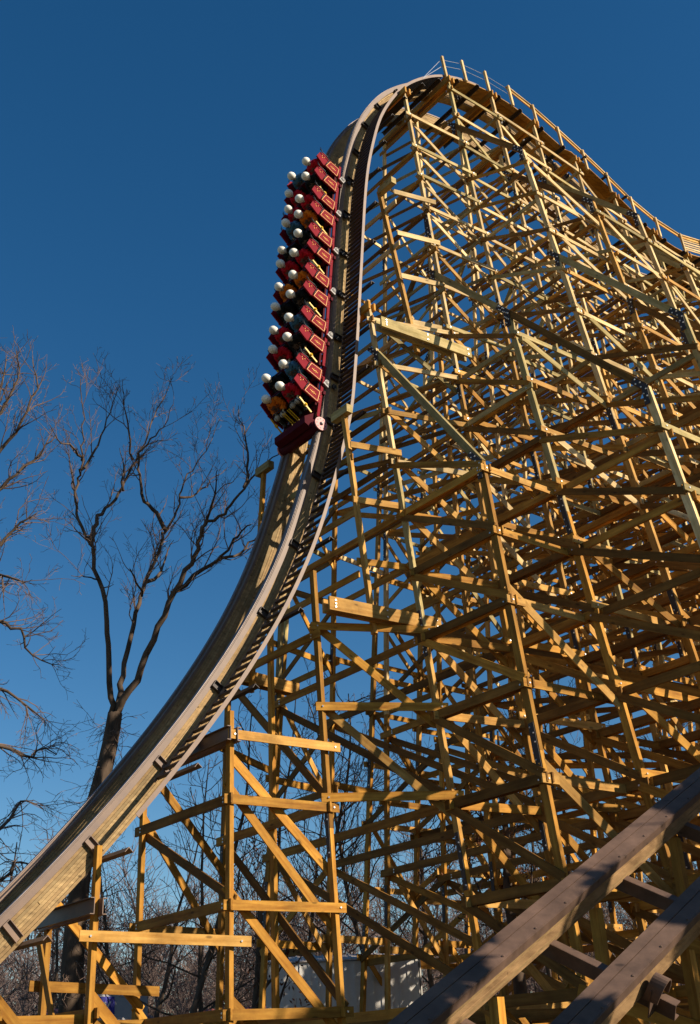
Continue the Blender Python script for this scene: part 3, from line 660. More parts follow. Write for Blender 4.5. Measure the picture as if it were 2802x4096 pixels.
# ------------------------------------------------------------------ riders
def rider_meshes():
    me = bpy.data.meshes.new('sk'); V = []; E = []; Rr = []
    def node(p, r, par=None):
        V.append(p); Rr.append(r)
        if par is not None: E.append((par, len(V) - 1))
        return len(V) - 1
    hip = node((0, 0, 0.10), 0.105); ab = node((0.01, 0, 0.26), 0.10, hip); ch = node((0.02, 0, 0.42), 0.115, ab); nk = node((0.03, 0, 0.55), 0.05, ch); node((0.035, 0, 0.60), 0.045, nk)
    for s in (-1, 1):
        sh = node((0.02, 0.13 * s, 0.48), 0.062, ch); el = node((0.08, 0.20 * s, 0.28), 0.045, sh); wr = node((0.26, 0.15 * s, 0.20), 0.032, el); node((0.31, 0.14 * s, 0.19), 0.034, wr)
        th = node((0.06, 0.08 * s, 0.08), 0.085, hip); kn = node((0.36, 0.11 * s, 0.16), 0.07, th); an = node((0.46, 0.11 * s, -0.12), 0.045, kn); node((0.56, 0.11 * s, -0.13), 0.04, an)
    me.from_pydata(V, E, []); o = bpy.data.objects.new('sk', me); C.objects.link(o)
    md = o.modifiers.new('s', 'SKIN'); sub = o.modifiers.new('u', 'SUBSURF'); sub.levels = 1; sub.render_levels = 1
    for i, v in enumerate(me.skin_vertices[0].data): v.radius = (Rr[i], Rr[i]); v.use_root = (i == 0)
    dg = bpy.context.evaluated_depsgraph_get(); ev = o.evaluated_get(dg); m2 = bpy.data.meshes.new_from_object(ev)
    vs = [v.co.copy() for v in m2.vertices]; fs = [tuple(p.vertices) for p in m2.polygons]
    C.objects.unlink(o); bpy.data.objects.remove(o)
    mb = MB(); mb.add(vs, fs, 0)
    for s in (-1, 1):                       # five fingers, unequal and bent over the lap bar
        for j, (dy, L) in enumerate(((-0.026, 0.050), (-0.009, 0.062), (0.009, 0.058), (0.026, 0.044))):
            p = Vector((0.335, 0.14 * s + dy, 0.195)); mb.tube([p, p + Vector((L * 0.6, 0, 0.004)), p + Vector((L * 0.85, 0, -0.025))], [0.009, 0.008, 0.006], 5)
        p = Vector((0.30, 0.14 * s - 0.035 * s, 0.19)); mb.tube([p, p + Vector((0.025, -0.022 * s, -0.01)), p + Vector((0.045, -0.024 * s, -0.03))], [0.010, 0.009, 0.007], 5)
    # blank rounded head, slightly egg shaped, growing out of the neck
    mb.ball((0.045, 0, 0.735), (0.130, 0.124, 0.150), 0, 18, 12)
    body = mb.mesh('body', [M['white']], True)
    # shirt: the upper body faces pushed outwards
    bm = bmesh.new(); bm.from_mesh(m2); bmesh.ops.recalc_face_normals(bm, faces=bm.faces)
    up = [f for f in bm.faces if f.calc_center_median().z > 0.12 and f.calc_center_median().z < 0.56 and not (f.calc_center_median().x > 0.24)]
    bmesh.ops.delete(bm, geom=[f for f in bm.faces if f not in set(up)], context='FACES')
    bmesh.ops.subdivide_edges(bm, edges=bm.edges[:], cuts=1, use_grid_fill=True)
    bm.normal_update(); rr = random.Random(4)
    for v in bm.verts: v.co += v.normal * (0.052 + rr.uniform(-0.022, 0.026))
    ms = bpy.data.meshes.new('shirt'); bm.to_mesh(ms); bm.free()
    ms.materials.append(M['white']); ms.polygons.foreach_set('use_smooth', [True] * len(ms.polygons))
    bm = bmesh.new(); bm.from_mesh(m2); bmesh.ops.recalc_face_normals(bm, faces=bm.faces)
    bmesh.ops.delete(bm, geom=[f for f in bm.faces if f.calc_center_median().z > 0.20 or (abs(f.calc_center_median().y) > 0.1 and f.calc_center_median().z > 0.17 and f.calc_center_median().x < .2)], context='FACES')
    bm.normal_update()
    for v in bm.verts: v.co += v.normal * 0.02
    mt = bpy.data.meshes.new('trousers'); bm.to_mesh(mt); bm.free(); mt.materials.append(M['black']); mt.polygons.foreach_set('use_smooth', [True] * len(mt.polygons))
    mb = MB()
    for s in (-1, 1):
        mb.ball((0.37, 0.12 * s, 0.17), (0.105, 0.095, 0.095), 0, 12, 8)
        mb.tube([Vector((0.37, 0.12 * s, 0.17)) + Vector((0.107 * math.cos(q), 0.02 * math.sin(3 * q), 0.098 * math.sin(q))) for q in [i * math.pi / 8 for i in range(17)]], 0.006, 4, 1)
    kn = mb.mesh('knee_pad', [M['grey'], M['black']], True)
    mb = MB(); rr = random.Random(9)
    for i in range(60):
        a, b = rr.uniform(0, 6.28), rr.uniform(-1, 1); r = rr.uniform(0.03, 0.115)
        p = Vector((0.20 + 0.05 * rr.uniform(-1, 1), r * math.cos(a), 0.36 + r * math.sin(a))); d = Vector((rr.uniform(-.3, .6), rr.uniform(-1, 1), rr.uniform(-1, 1))).normalized() * 0.06
        mb.tube([p, p + d * 0.5 + Vector((0.02, 0, 0)), p + d], [0.008, 0.009, 0.004], 4)
    st = mb.mesh('straw_tuft', [M['straw']])
    return body, ms, mt, kn, st
BODY, SHIRT, TROU, KNEE, TUFT = rider_meshes()
shirt_me = {}
for k_, m_ in SH.items():
    c_ = SHIRT.copy(); c_.name = 'shirt'; c_.materials.clear(); c_.materials.append(m_); shirt_me[k_] = c_
near = ['red', 'black', 'red', 'orange', 'black', 'red', 'orange', 'black', 'blue', 'black', 'blue', 'red']
far = ['blue', 'red', 'blue', 'blue', 'black', 'red', 'orange', 'black', 'red', 'red', 'orange', 'orange']
far[2] = 'red'; far[9] = 'red'; far[10] = 'black'; far[11] = 'orange'; far[8] = 'red'
words = ['lowest', 'second lowest', 'third lowest', 'fourth lowest', 'fifth lowest', 'sixth lowest', 'sixth highest', 'fifth highest', 'fourth highest', 'third highest', 'second highest', 'topmost']
rr = random.Random(21)
for i in range(12):
    for side, cols, y in (('near', near, -0.47), ('far', far, -1.26)):
        Mx = frame_matrix(ROWA[i] - 0.38 + rr.uniform(-0.02, 0.03), PN + 0.30, 0.03 + y, rr.uniform(-0.10, 0.06))
        Mx = Mx @ Matrix.Rotation(rr.uniform(-0.12, 0.12), 4, 'X') @ Matrix.Diagonal((1.0, 1.12, 0.98 + rr.uniform(-.03, .03), 1))
        root = empty('dummy_rider'); root.matrix_world = Mx; root.matrix_basis = Mx; parent_inv[root.name] = Mx.inverted()
        w_ = words[11 - i]
        tag(root, 'white-headed dummy rider in a {} shirt, {} row, seat on the {} side'.format(cols[i], w_, side), 'dummy', 'dummy riders in the train')
        for n, me_ in (('body', BODY), ('shirt', shirt_me[cols[i]]), ('trousers', TROU), ('knee_pad', KNEE), ('straw_tuft', TUFT)): place_mesh(n, me_, Mx, root)

# ------------------------------------------------------------------ foreground track, lower right
fA, fB = ray(885, 2324).normalized() * 14.2, ray(1590, 1745).normalized() * 20.5
fT = (fB - fA).normalized()
PHI = R(37); vv = (fA * 0.4 + fB * 0.6).normalized(); e1 = (vv - fT * vv.dot(fT)).normalized(); e2 = fT.cross(e1)
if e2.dot(R2) < 0: e2 = -e2
fG = e2 * math.cos(PHI) - e1 * math.sin(PHI); fN = -e1 * math.cos(PHI) - e2 * math.sin(PHI); GAUGE = 1.14 / math.cos(PHI)
ft = tag(empty('coaster_track', (fA + fB) / 2 + Vector((0, 0, -3))), 'dark rust-stained banked track crossing the lower right corner', 'coaster track')
fL0, fL1 = -9.0, 22.0
def rot(v, q): return Matrix.Rotation(q, 3, fT) @ v
def uvof(p):
    k = W0 / 1590; d = p.dot(F_); return (W0 / 2 + FPX * p.dot(R2) / d) / k, (H0 / 2 - FPX * p.dot(U2) / d) / k
XB = (fB - fA).length
TW = 0.0
def FP(x, g, n): q = TW * x / XB; return fA + fT * x + rot(fG, q) * g + rot(fN, q) * n
def fsweep(mb, x0, x1, g0, g1, n0, n1, mi=0):
    k = max(1, int((x1 - x0) / 0.8)); b = len(mb.v)
    for i in range(k + 1):
        x = x0 + (x1 - x0) * i / k
        for (g_, n_) in ((g0, n0), (g1, n0), (g1, n1), (g0, n1)): mb.v.append(tuple(FP(x, g_, n_)))
    for i in range(k):
        for j in range(4): mb.f.append((b + i * 4 + j, b + (i + 1) * 4 + j, b + (i + 1) * 4 + (j + 1) % 4, b + i * 4 + (j + 1) % 4)); mb.m.append(mi)
    mb.f.append((b, b + 1, b + 2, b + 3)); e = b + k * 4; mb.f.append((e + 3, e + 2, e + 1, e)); mb.m += [mi, mi]
for gi, g in enumerate((0.0, GAUGE)):
    rnd = random.Random(gi); mb = MB(); h = 0.045
    for L in range(8):
        x = fL0 - rnd.uniform(0, 3)
        while x < fL1:
            x2 = x + rnd.uniform(3, 5); jj = rnd.uniform(-0.003, 0.003)
            fsweep(mb, x, x2 - 0.004, g + 0.02 + jj, g + 0.32 + jj, -0.10 - h * (L + 1) + 0.0015, -0.10 - h * L, rnd.choice((0, 1))); x = x2
    mb.build('rail_stack', [M['fgwood'], M['lam2'] if gi == 0 else M['fgwood']], ft, origin=FP(5, g, 0))
    mb = MB()
    fsweep(mb, fL0, fL1, g - 0.02, g + 0.34, -0.095, -0.005); fsweep(mb, fL0, fL1, g - 0.01, g + 0.14, -0.004, 0.02)
    fsweep(mb, fL0, fL1, g + 0.15, g + 0.34, -0.004, 0.016); fsweep(mb, fL0, fL1, g + 0.341, g + 0.358, -0.125, 0.01)
    for j in range(40): mb.ball(FP(fL0 + j * 0.78, g + 0.31, 0.018), (0.02, 0.02, 0.02), 0, 6, 4)
    mb.build('steel_topper', M['fgsteel'], ft, origin=FP(5, g, 0.1))
for j in range(-4, 11):
    x = 1.0 + j * 2.1
    fG_, fN_ = rot(fG, TW * x / XB), rot(fN, TW * x / XB); mb = MB(); hg = GAUGE / 2 + 0.42; c = FP(x, GAUGE / 2 + 0.32, -0.54)
    mb.box(c, fG_ * hg, fT * 0.008, fN_ * 0.11); mb.box(c + fN_ * 0.105 + fT * 0.06, fG_ * hg, fT * 0.06, fN_ * 0.007); mb.box(c - fN_ * 0.105 + fT * 0.06, fG_ * hg, fT * 0.06, fN_ * 0.007)
    mb.build('track_tie', M['fgsteel'], ft, origin=c)
    mb = MB(); g = GAUGE + 0.36                      # hoop-shaped saddle over the outer side
    for sx in (-0.16, 0.16):
        ring = [FP(x + sx * math.cos(q) , g + 0.05 + 0.06 * math.sin(q) , -0.42 + 0.30 * math.sin(q)) for q in [k * math.pi / 16 for k in range(0, 9)]]
        for k in range(8):
            p_, q_ = ring[k], ring[k + 1]; d = q_ - p_
            mb.box((p_ + q_) / 2 + fG_ * 0.05, d / 2 * 1.05, fG_ * 0.10, d.cross(fG_).normalized() * 0.008)
    mb.box(FP(x, g + 0.10, -0.46), fT * 0.17, fG_ * 0.008, fN_ * 0.20)
    mb.build('rail_saddle', M['fgsteel'], ft, origin=FP(x, g, -0.4))
# timber bents under the foreground track
fh = Vector((fT.x, fT.y, 0)).normalized(); fs_ = Vector((fh.y, -fh.x, 0))
ftr = tag(empty('low_trestle', Vector((FP(6, 0, 0).x, FP(6, 0, 0).y, GZ))), 'low timber bents under the dark foreground track', 'trestle')
for j in range(-1, 6):
    e = empty('bent', (0, 0, 0), ftr); x = 1.9 + j * 2.6
    tops = []
    for g in (0.25, GAUGE + 0.25, GAUGE + 1.3):
        q = FP(x, min(g, GAUGE + 0.6), -0.62) + (fs_ * 0.7 if g > GAUGE + 1 else Vector()); b_ = Vector((q.x, q.y, GZ)) + fs_ * (0.5 if g > GAUGE + 1 else 0)
        if q.z < GZ + 0.4: continue
        q = q if g < GAUGE + 1 else q - Vector((0, 0, 0.5))
        beam('post', b_, q, 0.13, 0.16, fs_, M['pine'], e); tops.append((b_, q))
    for (b0, q0), (b1, q1) in zip(tops[:-1], tops[1:]):
        for f in (0.25, 0.65):
            beam('crosspiece', b0.lerp(q0, f) - fh * 0.09, b1.lerp(q1, f) - fh * 0.09, 0.05, 0.2, UP, M['pine'], e, ext=0.4)
        beam('diagonal_brace', b0.lerp(q0, 0.65) + fh * 0.09, b1.lerp(q1, 0.2) + fh * 0.09, 0.05, 0.2, UP, M['pine'], e, ext=0.2)

# ------------------------------------------------------------------ ground
def terrain(x, y):
    r = math.hypot(x, y)
    h = GZ
    if r > 70: h += min((r - 70) * 0.05, 9) * (0.6 + 0.4 * math.sin(math.atan2(y, x) * 5 + 1))
    return h
mb = MB(); rings = [0, 10, 20, 30, 45, 60, 80, 100, 130, 170, 220, 300, 500, 900]; na = 64
mb.v.append((0, 0, GZ))
for r in rings[1:]:
    for k in range(na):
        q = 2 * math.pi * k / na; x, y = r * math.cos(q), r * math.sin(q); mb.v.append((x, y, terrain(x, y)))
for k in range(na): mb.f.append((0, 1 + k, 1 + (k + 1) % na)); mb.m.append(0)
for i in range(len(rings) - 2):
    for k in range(na):
        k2 = (k + 1) % na; mb.f.append((1 + i * na + k, 1 + (i + 1) * na + k, 1 + (i + 1) * na + k2, 1 + i * na + k2)); mb.m.append(0)
tag(mb.build('ground', M['grass'], smooth=True), kind='structure')

# ------------------------------------------------------------------ trees
def grow(mb, p, d, L, r, depth, rnd, n_seg=4, up=0.25, sides=(6, 4, 3, 3), curl=0.22, minr=0.006, leaves=None):
    """a branch with a wandering axis, its side shoots and, at the ends, twigs"""
    pts = [p]; rs = [r]; dd = d.copy()
    for i in range(n_seg):
        dd = (dd + Vector((rnd.gauss(0, curl), rnd.gauss(0, curl), rnd.gauss(0, curl) + up * 0.35))).normalized()
        pts.append(pts[-1] + dd * (L / n_seg)); rs.append(max(r * (1 - 0.75 * (i + 1) / n_seg), minr))
    mb.tube(pts, rs, sides[min(depth, 3)], 0, cap=False)
    if leaves is not None and depth >= 2:
        for q in pts[1:]:
            if rnd.random() < 0.7: leaves.append(q)
    return pts, rs
def shoots(mb, pts, rs, depth, maxd, rnd, dens, Lf=0.55, up=0.3, minr=0.006, leaves=None, curl=0.22, spread=0.9):
    if depth > maxd: return
    tot = sum((pts[i + 1] - pts[i]).length for i in range(len(pts) - 1))
    n = max(2, int(tot * dens))
    for k in range(n):
        f = rnd.uniform(0.18, 1.0) * (len(pts) - 1); i = min(int(f), len(pts) - 2); x = f - i
        p = pts[i].lerp(pts[i + 1], x); r = rs[i] * (1 - x) + rs[i + 1] * x
        ax = (pts[i + 1] - pts[i]).normalized()
        sd_ = Vector((rnd.gauss(0, 1), rnd.gauss(0, 1), rnd.gauss(0, 1))); sd_ = (sd_ - ax * sd_.dot(ax)).normalized()
        d = (ax * rnd.uniform(0.5, 1.1) + sd_ * spread + Vector((0, 0, up))).normalized()
        L = tot * Lf * rnd.uniform(0.45, 1.0) * (1.1 - 0.6 * f / (len(pts) - 1))
        if L < 0.12: continue
        p2, r2 = grow(mb, p, d, L, max(r * 0.55, minr), depth, rnd, 4 if L > 0.6 else 3, up, minr=minr, leaves=leaves, curl=curl)
        shoots(mb, p2, r2, depth + 1, maxd, rnd, dens * 1.55, Lf, up, minr, leaves, curl, spread)
def smooth(pts, n=4):
    out = []
    for i in range(len(pts) - 1):
        p0, p1, p2, p3 = pts[max(i - 1, 0)], pts[i], pts[i + 1], pts[min(i + 2, len(pts) - 1)]
        for k in range(n):
            x = k / n; out.append(0.5 * ((2 * p1) + (p2 - p0) * x + (2 * p0 - 5 * p1 + 4 * p2 - p3) * x * x + (3 * p1 - p0 - 3 * p2 + p3) * x ** 3))
    return out + [pts[-1]]
# the big forked tree left of the drop: main limbs set out in space, each leaning its own way in depth
YT = 31.0
def limb(uv, y0, y1): return [aty(u, v, y0 + (y1 - y0) * i / (len(uv) - 1)) for i, (u, v) in enumerate(uv)]
c5 = lambda *a: [(x * 0.464, 766 + 0.464 * y) for x, y in a]
rnd = random.Random(5)
big = tag(empty('forked_tree', Vector((aty(160, 2324, YT).x, YT, GZ))), 'tall bare forked tree left of the drop, three long dark limbs', 'tree')
base = aty(160, 2324, YT)
tr = [Vector((base.x - 0.1, YT, GZ - 0.2))] + limb([(160, 2300), (166, 2180), (176, 2060), (196, 1900), (226, 1790), (250, 1690), (262, 1618)], YT, YT)
limbs = [
 (c5((562, 1846), (545, 1760), (530, 1500), (520, 1350), (480, 1180), (455, 1040), (440, 1000), (385, 900), (362, 800), (385, 680), (403, 640), (410, 500), (405, 400), (400, 200)), YT, YT - 3, 0.098, 0.012),
 (c5((442, 1005), (460, 930), (480, 880), (540, 810), (600, 740), (640, 650), (690, 560), (740, 430), (800, 300), (850, 190)), YT - 1, YT + 3, 0.08, 0.01),
 (c5((403, 645), (455, 580), (500, 490), (545, 370), (575, 250)), YT - 2, YT - 1, 0.05, 0.01),
 (c5((400, 600), (375, 550), (340, 525), (285, 500), (250, 440)), YT - 2, YT - 4, 0.05, 0.01),
 (c5((600, 740), (600, 640), (590, 540)), YT + 0.5, YT + 1.5, 0.045, 0.01),
 (c5((650, 600), (630, 460), (610, 330), (600, 200)), YT + 1, YT - 1, 0.045, 0.008),
 (c5((562, 1846), (588, 1740), (610, 1600), (655, 1400), (690, 1270), (740, 1150), (790, 1000), (810, 950), (870, 850), (885, 740), (940, 650), (1010, 550), (1080, 400)), YT, YT + 4, 0.105, 0.010),
 (c5((810, 950), (770, 860), (710, 795), (690, 700), (680, 600), (740, 500), (800, 430), (850, 330)), YT + 2, YT, 0.08, 0.01),
 (c5((715, 1200), (770, 1165), (810, 1080), (850, 990)), YT + 1.5, YT + 4, 0.08, 0.01),
 (c5((890, 790), (960, 770), (1040, 700), (1110, 640)), YT + 3, YT + 5, 0.05, 0.008),
 (c5((562, 1846), (610, 1770), (690, 1620), (780, 1420), (850, 1250), (930, 1110), (975, 1000), (1000, 915), (1080, 880), (1120, 820), (1190, 745), (1250, 670), (1330, 590), (1400, 545)), YT, YT - 3, 0.125, 0.012),
 (c5((1000, 915), (1035, 840), (1055, 740), (1070, 640)), YT - 1, YT - 3, 0.06, 0.01),
 (c5((1195, 740), (1215, 640), (1210, 520), (1180, 400), (1160, 330)), YT - 2, YT, 0.055, 0.008),
 (c5((865, 1245), (1000, 1130), (1090, 1085), (1180, 1050), (1240, 990), (1300, 930), (1370, 860)), YT - 0.5, YT + 2, 0.08, 0.010),
 (c5((1060, 1100), (1130, 1010), (1180, 950), (1225, 912)), YT, YT - 1.5, 0.05, 0.02),
 (c5((700, 1260), (670, 1190), (645, 1140)), YT, YT - 1, 0.04, 0.02),
 (c5((480, 1180), (420, 1170), (350, 1160)), YT - 1, YT - 3, 0.03, 0.008),
]
mb = MB(); tw = MB()
sp = smooth(tr, 3); rs = [0.33 - 0.12 * i / (len(sp) - 1) for i in range(len(sp))]; mb.tube(sp, rs, 12)
for (uv, y0, y1, ra, rb) in limbs:
    pts = smooth(limb(uv, y0, y1), 3); pts = [p + Vector((rnd.gauss(0, .03), rnd.gauss(0, .05), rnd.gauss(0, .03))) for p in pts]
    rs = [ra + (rb - ra) * (i / (len(pts) - 1)) ** 0.8 for i in range(len(pts))]
    mb.tube(pts, rs, 8)
    tot = sum((pts[i + 1] - pts[i]).length for i in range(len(pts) - 1))
    n = int(tot * 2.1)
    for k in range(n):
        f = rnd.uniform(0.25 if tot > 6 else 0.1, 1.0) * (len(pts) - 1); i = min(int(f), len(pts) - 2)
        ax = (pts[i + 1] - pts[i]).normalized(); sd_ = Vector((rnd.gauss(0, 1), rnd.gauss(0, 1), rnd.gauss(0, 1))); sd_ = (sd_ - ax * sd_.dot(ax)).normalized()
        d = (ax * 0.9 + sd_ * 0.8 + Vector((0, 0, 0.35))).normalized(); L = rnd.uniform(0.6, 2.3)
        p2, r2 = grow(tw, pts[i], d, L, min(0.024, rs[i] * 0.6), 1, rnd, 6, 0.3, minr=0.007, curl=0.2)
        shoots(tw, p2, r2, 2, 3, rnd, 3.4, 0.55, 0.3, minr=0.0052)
# short epicormic shoots down the trunk
for k in range(150):
    i = rnd.randrange(3, len(sp) - 1); p = sp[i]; q = rnd.uniform(0, 6.28); d = Vector((math.cos(q), math.sin(q), rnd.uniform(-.5, .4))).normalized()
    p2, r2 = grow(tw, p, d, rnd.uniform(0.5, 1.6), 0.012, 2, rnd, 5, -0.3, minr=0.006, curl=0.3); shoots(tw, p2, r2, 3, 3, rnd, 3, 0.5, -0.1)
mb.build('trunk', M['bark'], big, smooth=True, origin=tr[0]); tw.build('crown', M['twig'], big, origin=tr[0])

def tree(label, name, base, H, seed, r0=0.22, lean=(0, 0), maxd=4, dens=1.3, leaves=False, m='bark', mt='twig', droop=0.3, lsz=1.0, fork=0.3, minr=0.008, spread=0.9, group='bare trees behind the trestle'):
    rnd = random.Random(seed); mb = MB(); tw = MB(); lv = [] if leaves else None
    base = Vector(base); t_ = tag(empty(name, base), label, 'tree', group)
    pts = [base - Vector((0, 0, 0.2))]; d = Vector((lean[0], lean[1], 1)).normalized(); n = 12
    for i in range(n):
        d = (d + Vector((rnd.gauss(0, .07), rnd.gauss(0, .07), 0.04))).normalized(); pts.append(pts[-1] + d * (H / n))
    rs = [r0 * (1 - 0.88 * (i / n) ** 0.9) for i in range(n + 1)]
    mb.tube(pts, rs, 9)
    for k in range(int(H * 1.5)):
        f = rnd.uniform(fork, 0.98) * n; i = min(int(f), n - 1); p = pts[i].lerp(pts[i + 1], f - i)
        q = rnd.uniform(0, 6.28); el = rnd.uniform(0.15, 1.0)
        d = Vector((math.cos(q) * spread, math.sin(q) * spread, el)).normalized(); L = H * (0.42 - 0.26 * (f / n)) * rnd.uniform(0.6, 1.15)
        p2, r2 = grow(mb, p, d, L, max(rs[i] * 0.42, 0.022), 1, rnd, 7, droop, minr=0.015, curl=0.2)
        shoots(tw, p2, r2, 2, maxd, rnd, dens, 0.5, droop, minr=minr, leaves=lv)
    mb.build('trunk', M[m], t_, smooth=True, origin=base); tw.build('crown', M[mt], t_, origin=base)
    if leaves:
        lb_ = MB()
        for q in lv:
            for j in range(leaves):
                c = q + Vector((rnd.gauss(0, .16), rnd.gauss(0, .16), rnd.gauss(-0.05, .16)))
                a_ = Vector((rnd.gauss(0, 1), rnd.gauss(0, 1), rnd.gauss(0, 1))).normalized() * rnd.uniform(0.05, 0.10) * lsz; b_ = a_.orthogonal().normalized() * 0.035 * lsz
                lb_.add([c - a_, c - b_ * 1.1, c + a_ * 0.9, c + b_], [(0, 1, 2, 3)])
        lb_.build('foliage', M['leaf'], t_, origin=base)
    return t_
def gp(u, y):                          # ground point under picture column u at distance y
    d = ray(u, 2250); return (d.x / d.y * y, y, GZ)
YL = 28.0; lt = tag(empty('bare_tree', Vector((aty(-150, 2250, YL).x, YL, GZ))), 'bare tree at the left edge with sunlit twigs reaching in', 'tree')
rnd = random.Random(8); mb = MB(); tw = MB()
tp = smooth([aty(u, v, YL) for u, v in ((-150, 2330), (-150, 2000), (-140, 1700), (-120, 1400), (-115, 1150), (-90, 950), (-60, 800))], 3); tp[0].z = GZ - 0.2
mb.tube(tp, [0.3 - 0.24 * i / (len(tp) - 1) for i in range(len(tp))], 10)
LL = [((-118, 1180), (-60, 1110), (0, 1025), (50, 960), (85, 880), (75, 815)), ((-120, 1300), (-60, 1180), (0, 1105), (60, 1060), (110, 1010), (130, 985)), ((-90, 950), (-40, 960), (0, 930), (40, 860), (35, 800)),
 ((-118, 1450), (-50, 1300), (0, 1235), (45, 1190), (85, 1170)), ((-130, 1600), (-60, 1450), (0, 1410), (45, 1430), (75, 1490), (130, 1510)), ((-135, 1700), (-60, 1580), (0, 1560), (60, 1600), (105, 1655)),
 ((-145, 1850), (-60, 1720), (0, 1690), (50, 1720), (95, 1698), (135, 1712)), ((-148, 2050), (-60, 1930), (0, 1880), (45, 1820), (100, 1840)), ((-100, 1050), (-50, 1000), (0, 880), (20, 810)), ((-115, 1350), (-40, 1330), (10, 1300), (60, 1330)), ((-148, 2000), (-60, 1980), (0, 2000), (50, 1950), (85, 1985))]
for j, uv in enumerate(LL):
    yy = YL + rnd.uniform(-2.5, 2.5)
    pts = smooth([aty(u, v, YL + (yy - YL) * i / (len(uv) - 1)) for i, (u, v) in enumerate(uv)], 3); pts = [pts[0]] + [p + Vector((rnd.gauss(0, .04), rnd.gauss(0, .06), rnd.gauss(0, .04))) for p in pts[1:]]
    rs = [0.075 * (1 - i / (len(pts) - 1)) + 0.010 for i in range(len(pts))]; mb.tube(pts, rs, 7)
    for k in range(22):
        f = rnd.uniform(0.3, 1.0) * (len(pts) - 1); i = min(int(f), len(pts) - 2); ax = (pts[i + 1] - pts[i]).normalized(); sd_ = Vector((rnd.gauss(0, 1), rnd.gauss(0, 1), rnd.gauss(0, 1)))
        d = (ax * 0.8 + sd_.normalized() * 0.8 + Vector((0, 0, 0.3 if j < 5 else -0.1))).normalized()
        p2, r2 = grow(tw, pts[i], d, rnd.uniform(0.5, 1.7), min(0.02, rs[i] * .6), 1, rnd, 5, 0.2 if j < 5 else -0.15, minr=0.006, curl=0.24); shoots(tw, p2, r2, 2, 3, rnd, 3.6, 0.55, 0.2 if j < 5 else -0.05, minr=0.005)
mb.build('trunk', M['bark'], lt, smooth=True, origin=tp[0]); tw.build('crown', M['twig'], lt, origin=tp[0])
spots = [(20, 38, 9.5, 'thin bare tree at the bottom left corner'), (330, 50, 13, 'far slim bare tree over the low grey shed'), (690, 52, 15, 'spindly bare tree left of the white shed gable'), (1010, 50, 15, 'bare tree over the right end of the white shed'), (1240, 54, 17, 'far bare tree beyond the oak'), (70, 46, 9, 'low bare tree behind the bottom-left end of the track'),
 (275, 44, 11, 'bare tree just right of the big forked trunk'), (400, 41, 14.5, 'bare tree with a pale stem between the two leftmost tall posts'),
 (480, 52, 15, 'slim bare tree behind the leftmost tall post'), (600, 45, 16, 'bare tree behind the bays under the long double girder'),
 (760, 40, 15.5, 'bare tree with thick dark limbs behind the middle bays'), (880, 46, 17.5, 'tall bare tree behind the centre of the trestle'),
 (1320, 44, 17.5, 'bare tree behind the right-hand bays'), (1480, 46, 16.5, 'bare tree behind the crossing of track and trestle at right'), (1600, 40, 14, 'bare tree behind the right edge')]
for i, (u, y, H, lab) in enumerate(spots):
    tree(lab, 'bare_tree', gp(u, y), H, 50 + i, 0.16, (random.uniform(-.05, .05), 0), 4, 1.8, minr=0.009, fork=0.22, spread=1.1)
tree('oak holding dry brown leaves behind the right-hand lower bays', 'oak_tree', gp(1175, 36), 12.5, 77, 0.3, (0, 0), 3, 1.2, leaves=4, group=None)
tree('added leafy brown oak, unseen off to the right, shading the low track', 'oak_tree', (16.3, 12.8, GZ), 15, 79, 0.35, (0, 0), 3, 1.8, leaves=30, lsz=2.8, fork=0.25, group=None)  # added out of view to throw shade on the foreground track
tree('added tall brown oak for shade, unseen off to the right nearest the camera', 'oak_tree', (10.8, 9.4, GZ), 13, 81, 0.3, (0, 0), 3, 1.9, leaves=26, lsz=2.8, fork=0.2, group=None)  # second unseen oak, added to fill the shade over the foreground track
tree('small oak with rusty leaves behind the second tall post', 'oak_tree', gp(560, 35), 8.5, 78, 0.22, (0, 0), 3, 1.2, leaves=4, group=None)
# far wooded slope that reads as one mass
rnd = random.Random(99); tw = MB()
for k in range(330):
    u = rnd.uniform(-150, 1850); y = rnd.uniform(56, 110); d = ray(u, 2250); p = Vector((d.x / d.y * y, y, terrain(d.x / d.y * y, y) - 0.2)); H = rnd.uniform(7, 13)
    pts = [p]; dd = Vector((0, 0, 1))
    for i in range(6): dd = (dd + Vector((rnd.gauss(0, .1), rnd.gauss(0, .1), 0))).normalized(); pts.append(pts[-1] + dd * H / 6)
    tw.tube(pts, [0.12 - 0.016 * i for i in range(7)], 4, cap=False)
    for j in range(34):
        f = rnd.uniform(0.2, 1) * 5.9; i = int(f); q = pts[i].lerp(pts[i + 1], f - i); a_ = rnd.uniform(0, 6.28)
        dv = Vector((math.cos(a_) * 0.8, math.sin(a_) * 0.8, rnd.uniform(0.3, 1.3))).normalized(); L = rnd.uniform(0.8, 2.6)
        p2, r2 = grow(tw, q, dv, L, 0.035, 3, rnd, 3, 0.3, minr=0.016, curl=0.25)
        for _ in range(7): grow(tw, p2[rnd.randrange(1, 4)], (dv + Vector((rnd.gauss(0, .7), rnd.gauss(0, .7), rnd.gauss(.2, .5)))).normalized(), L * 0.6, 0.016, 3, rnd, 3, 0.3, minr=0.010, curl=0.35)
tag(tw.build('far_wood', M['fartwig']), 'hazy grey-brown bare wood on the far slope', 'woodland', kind='stuff')

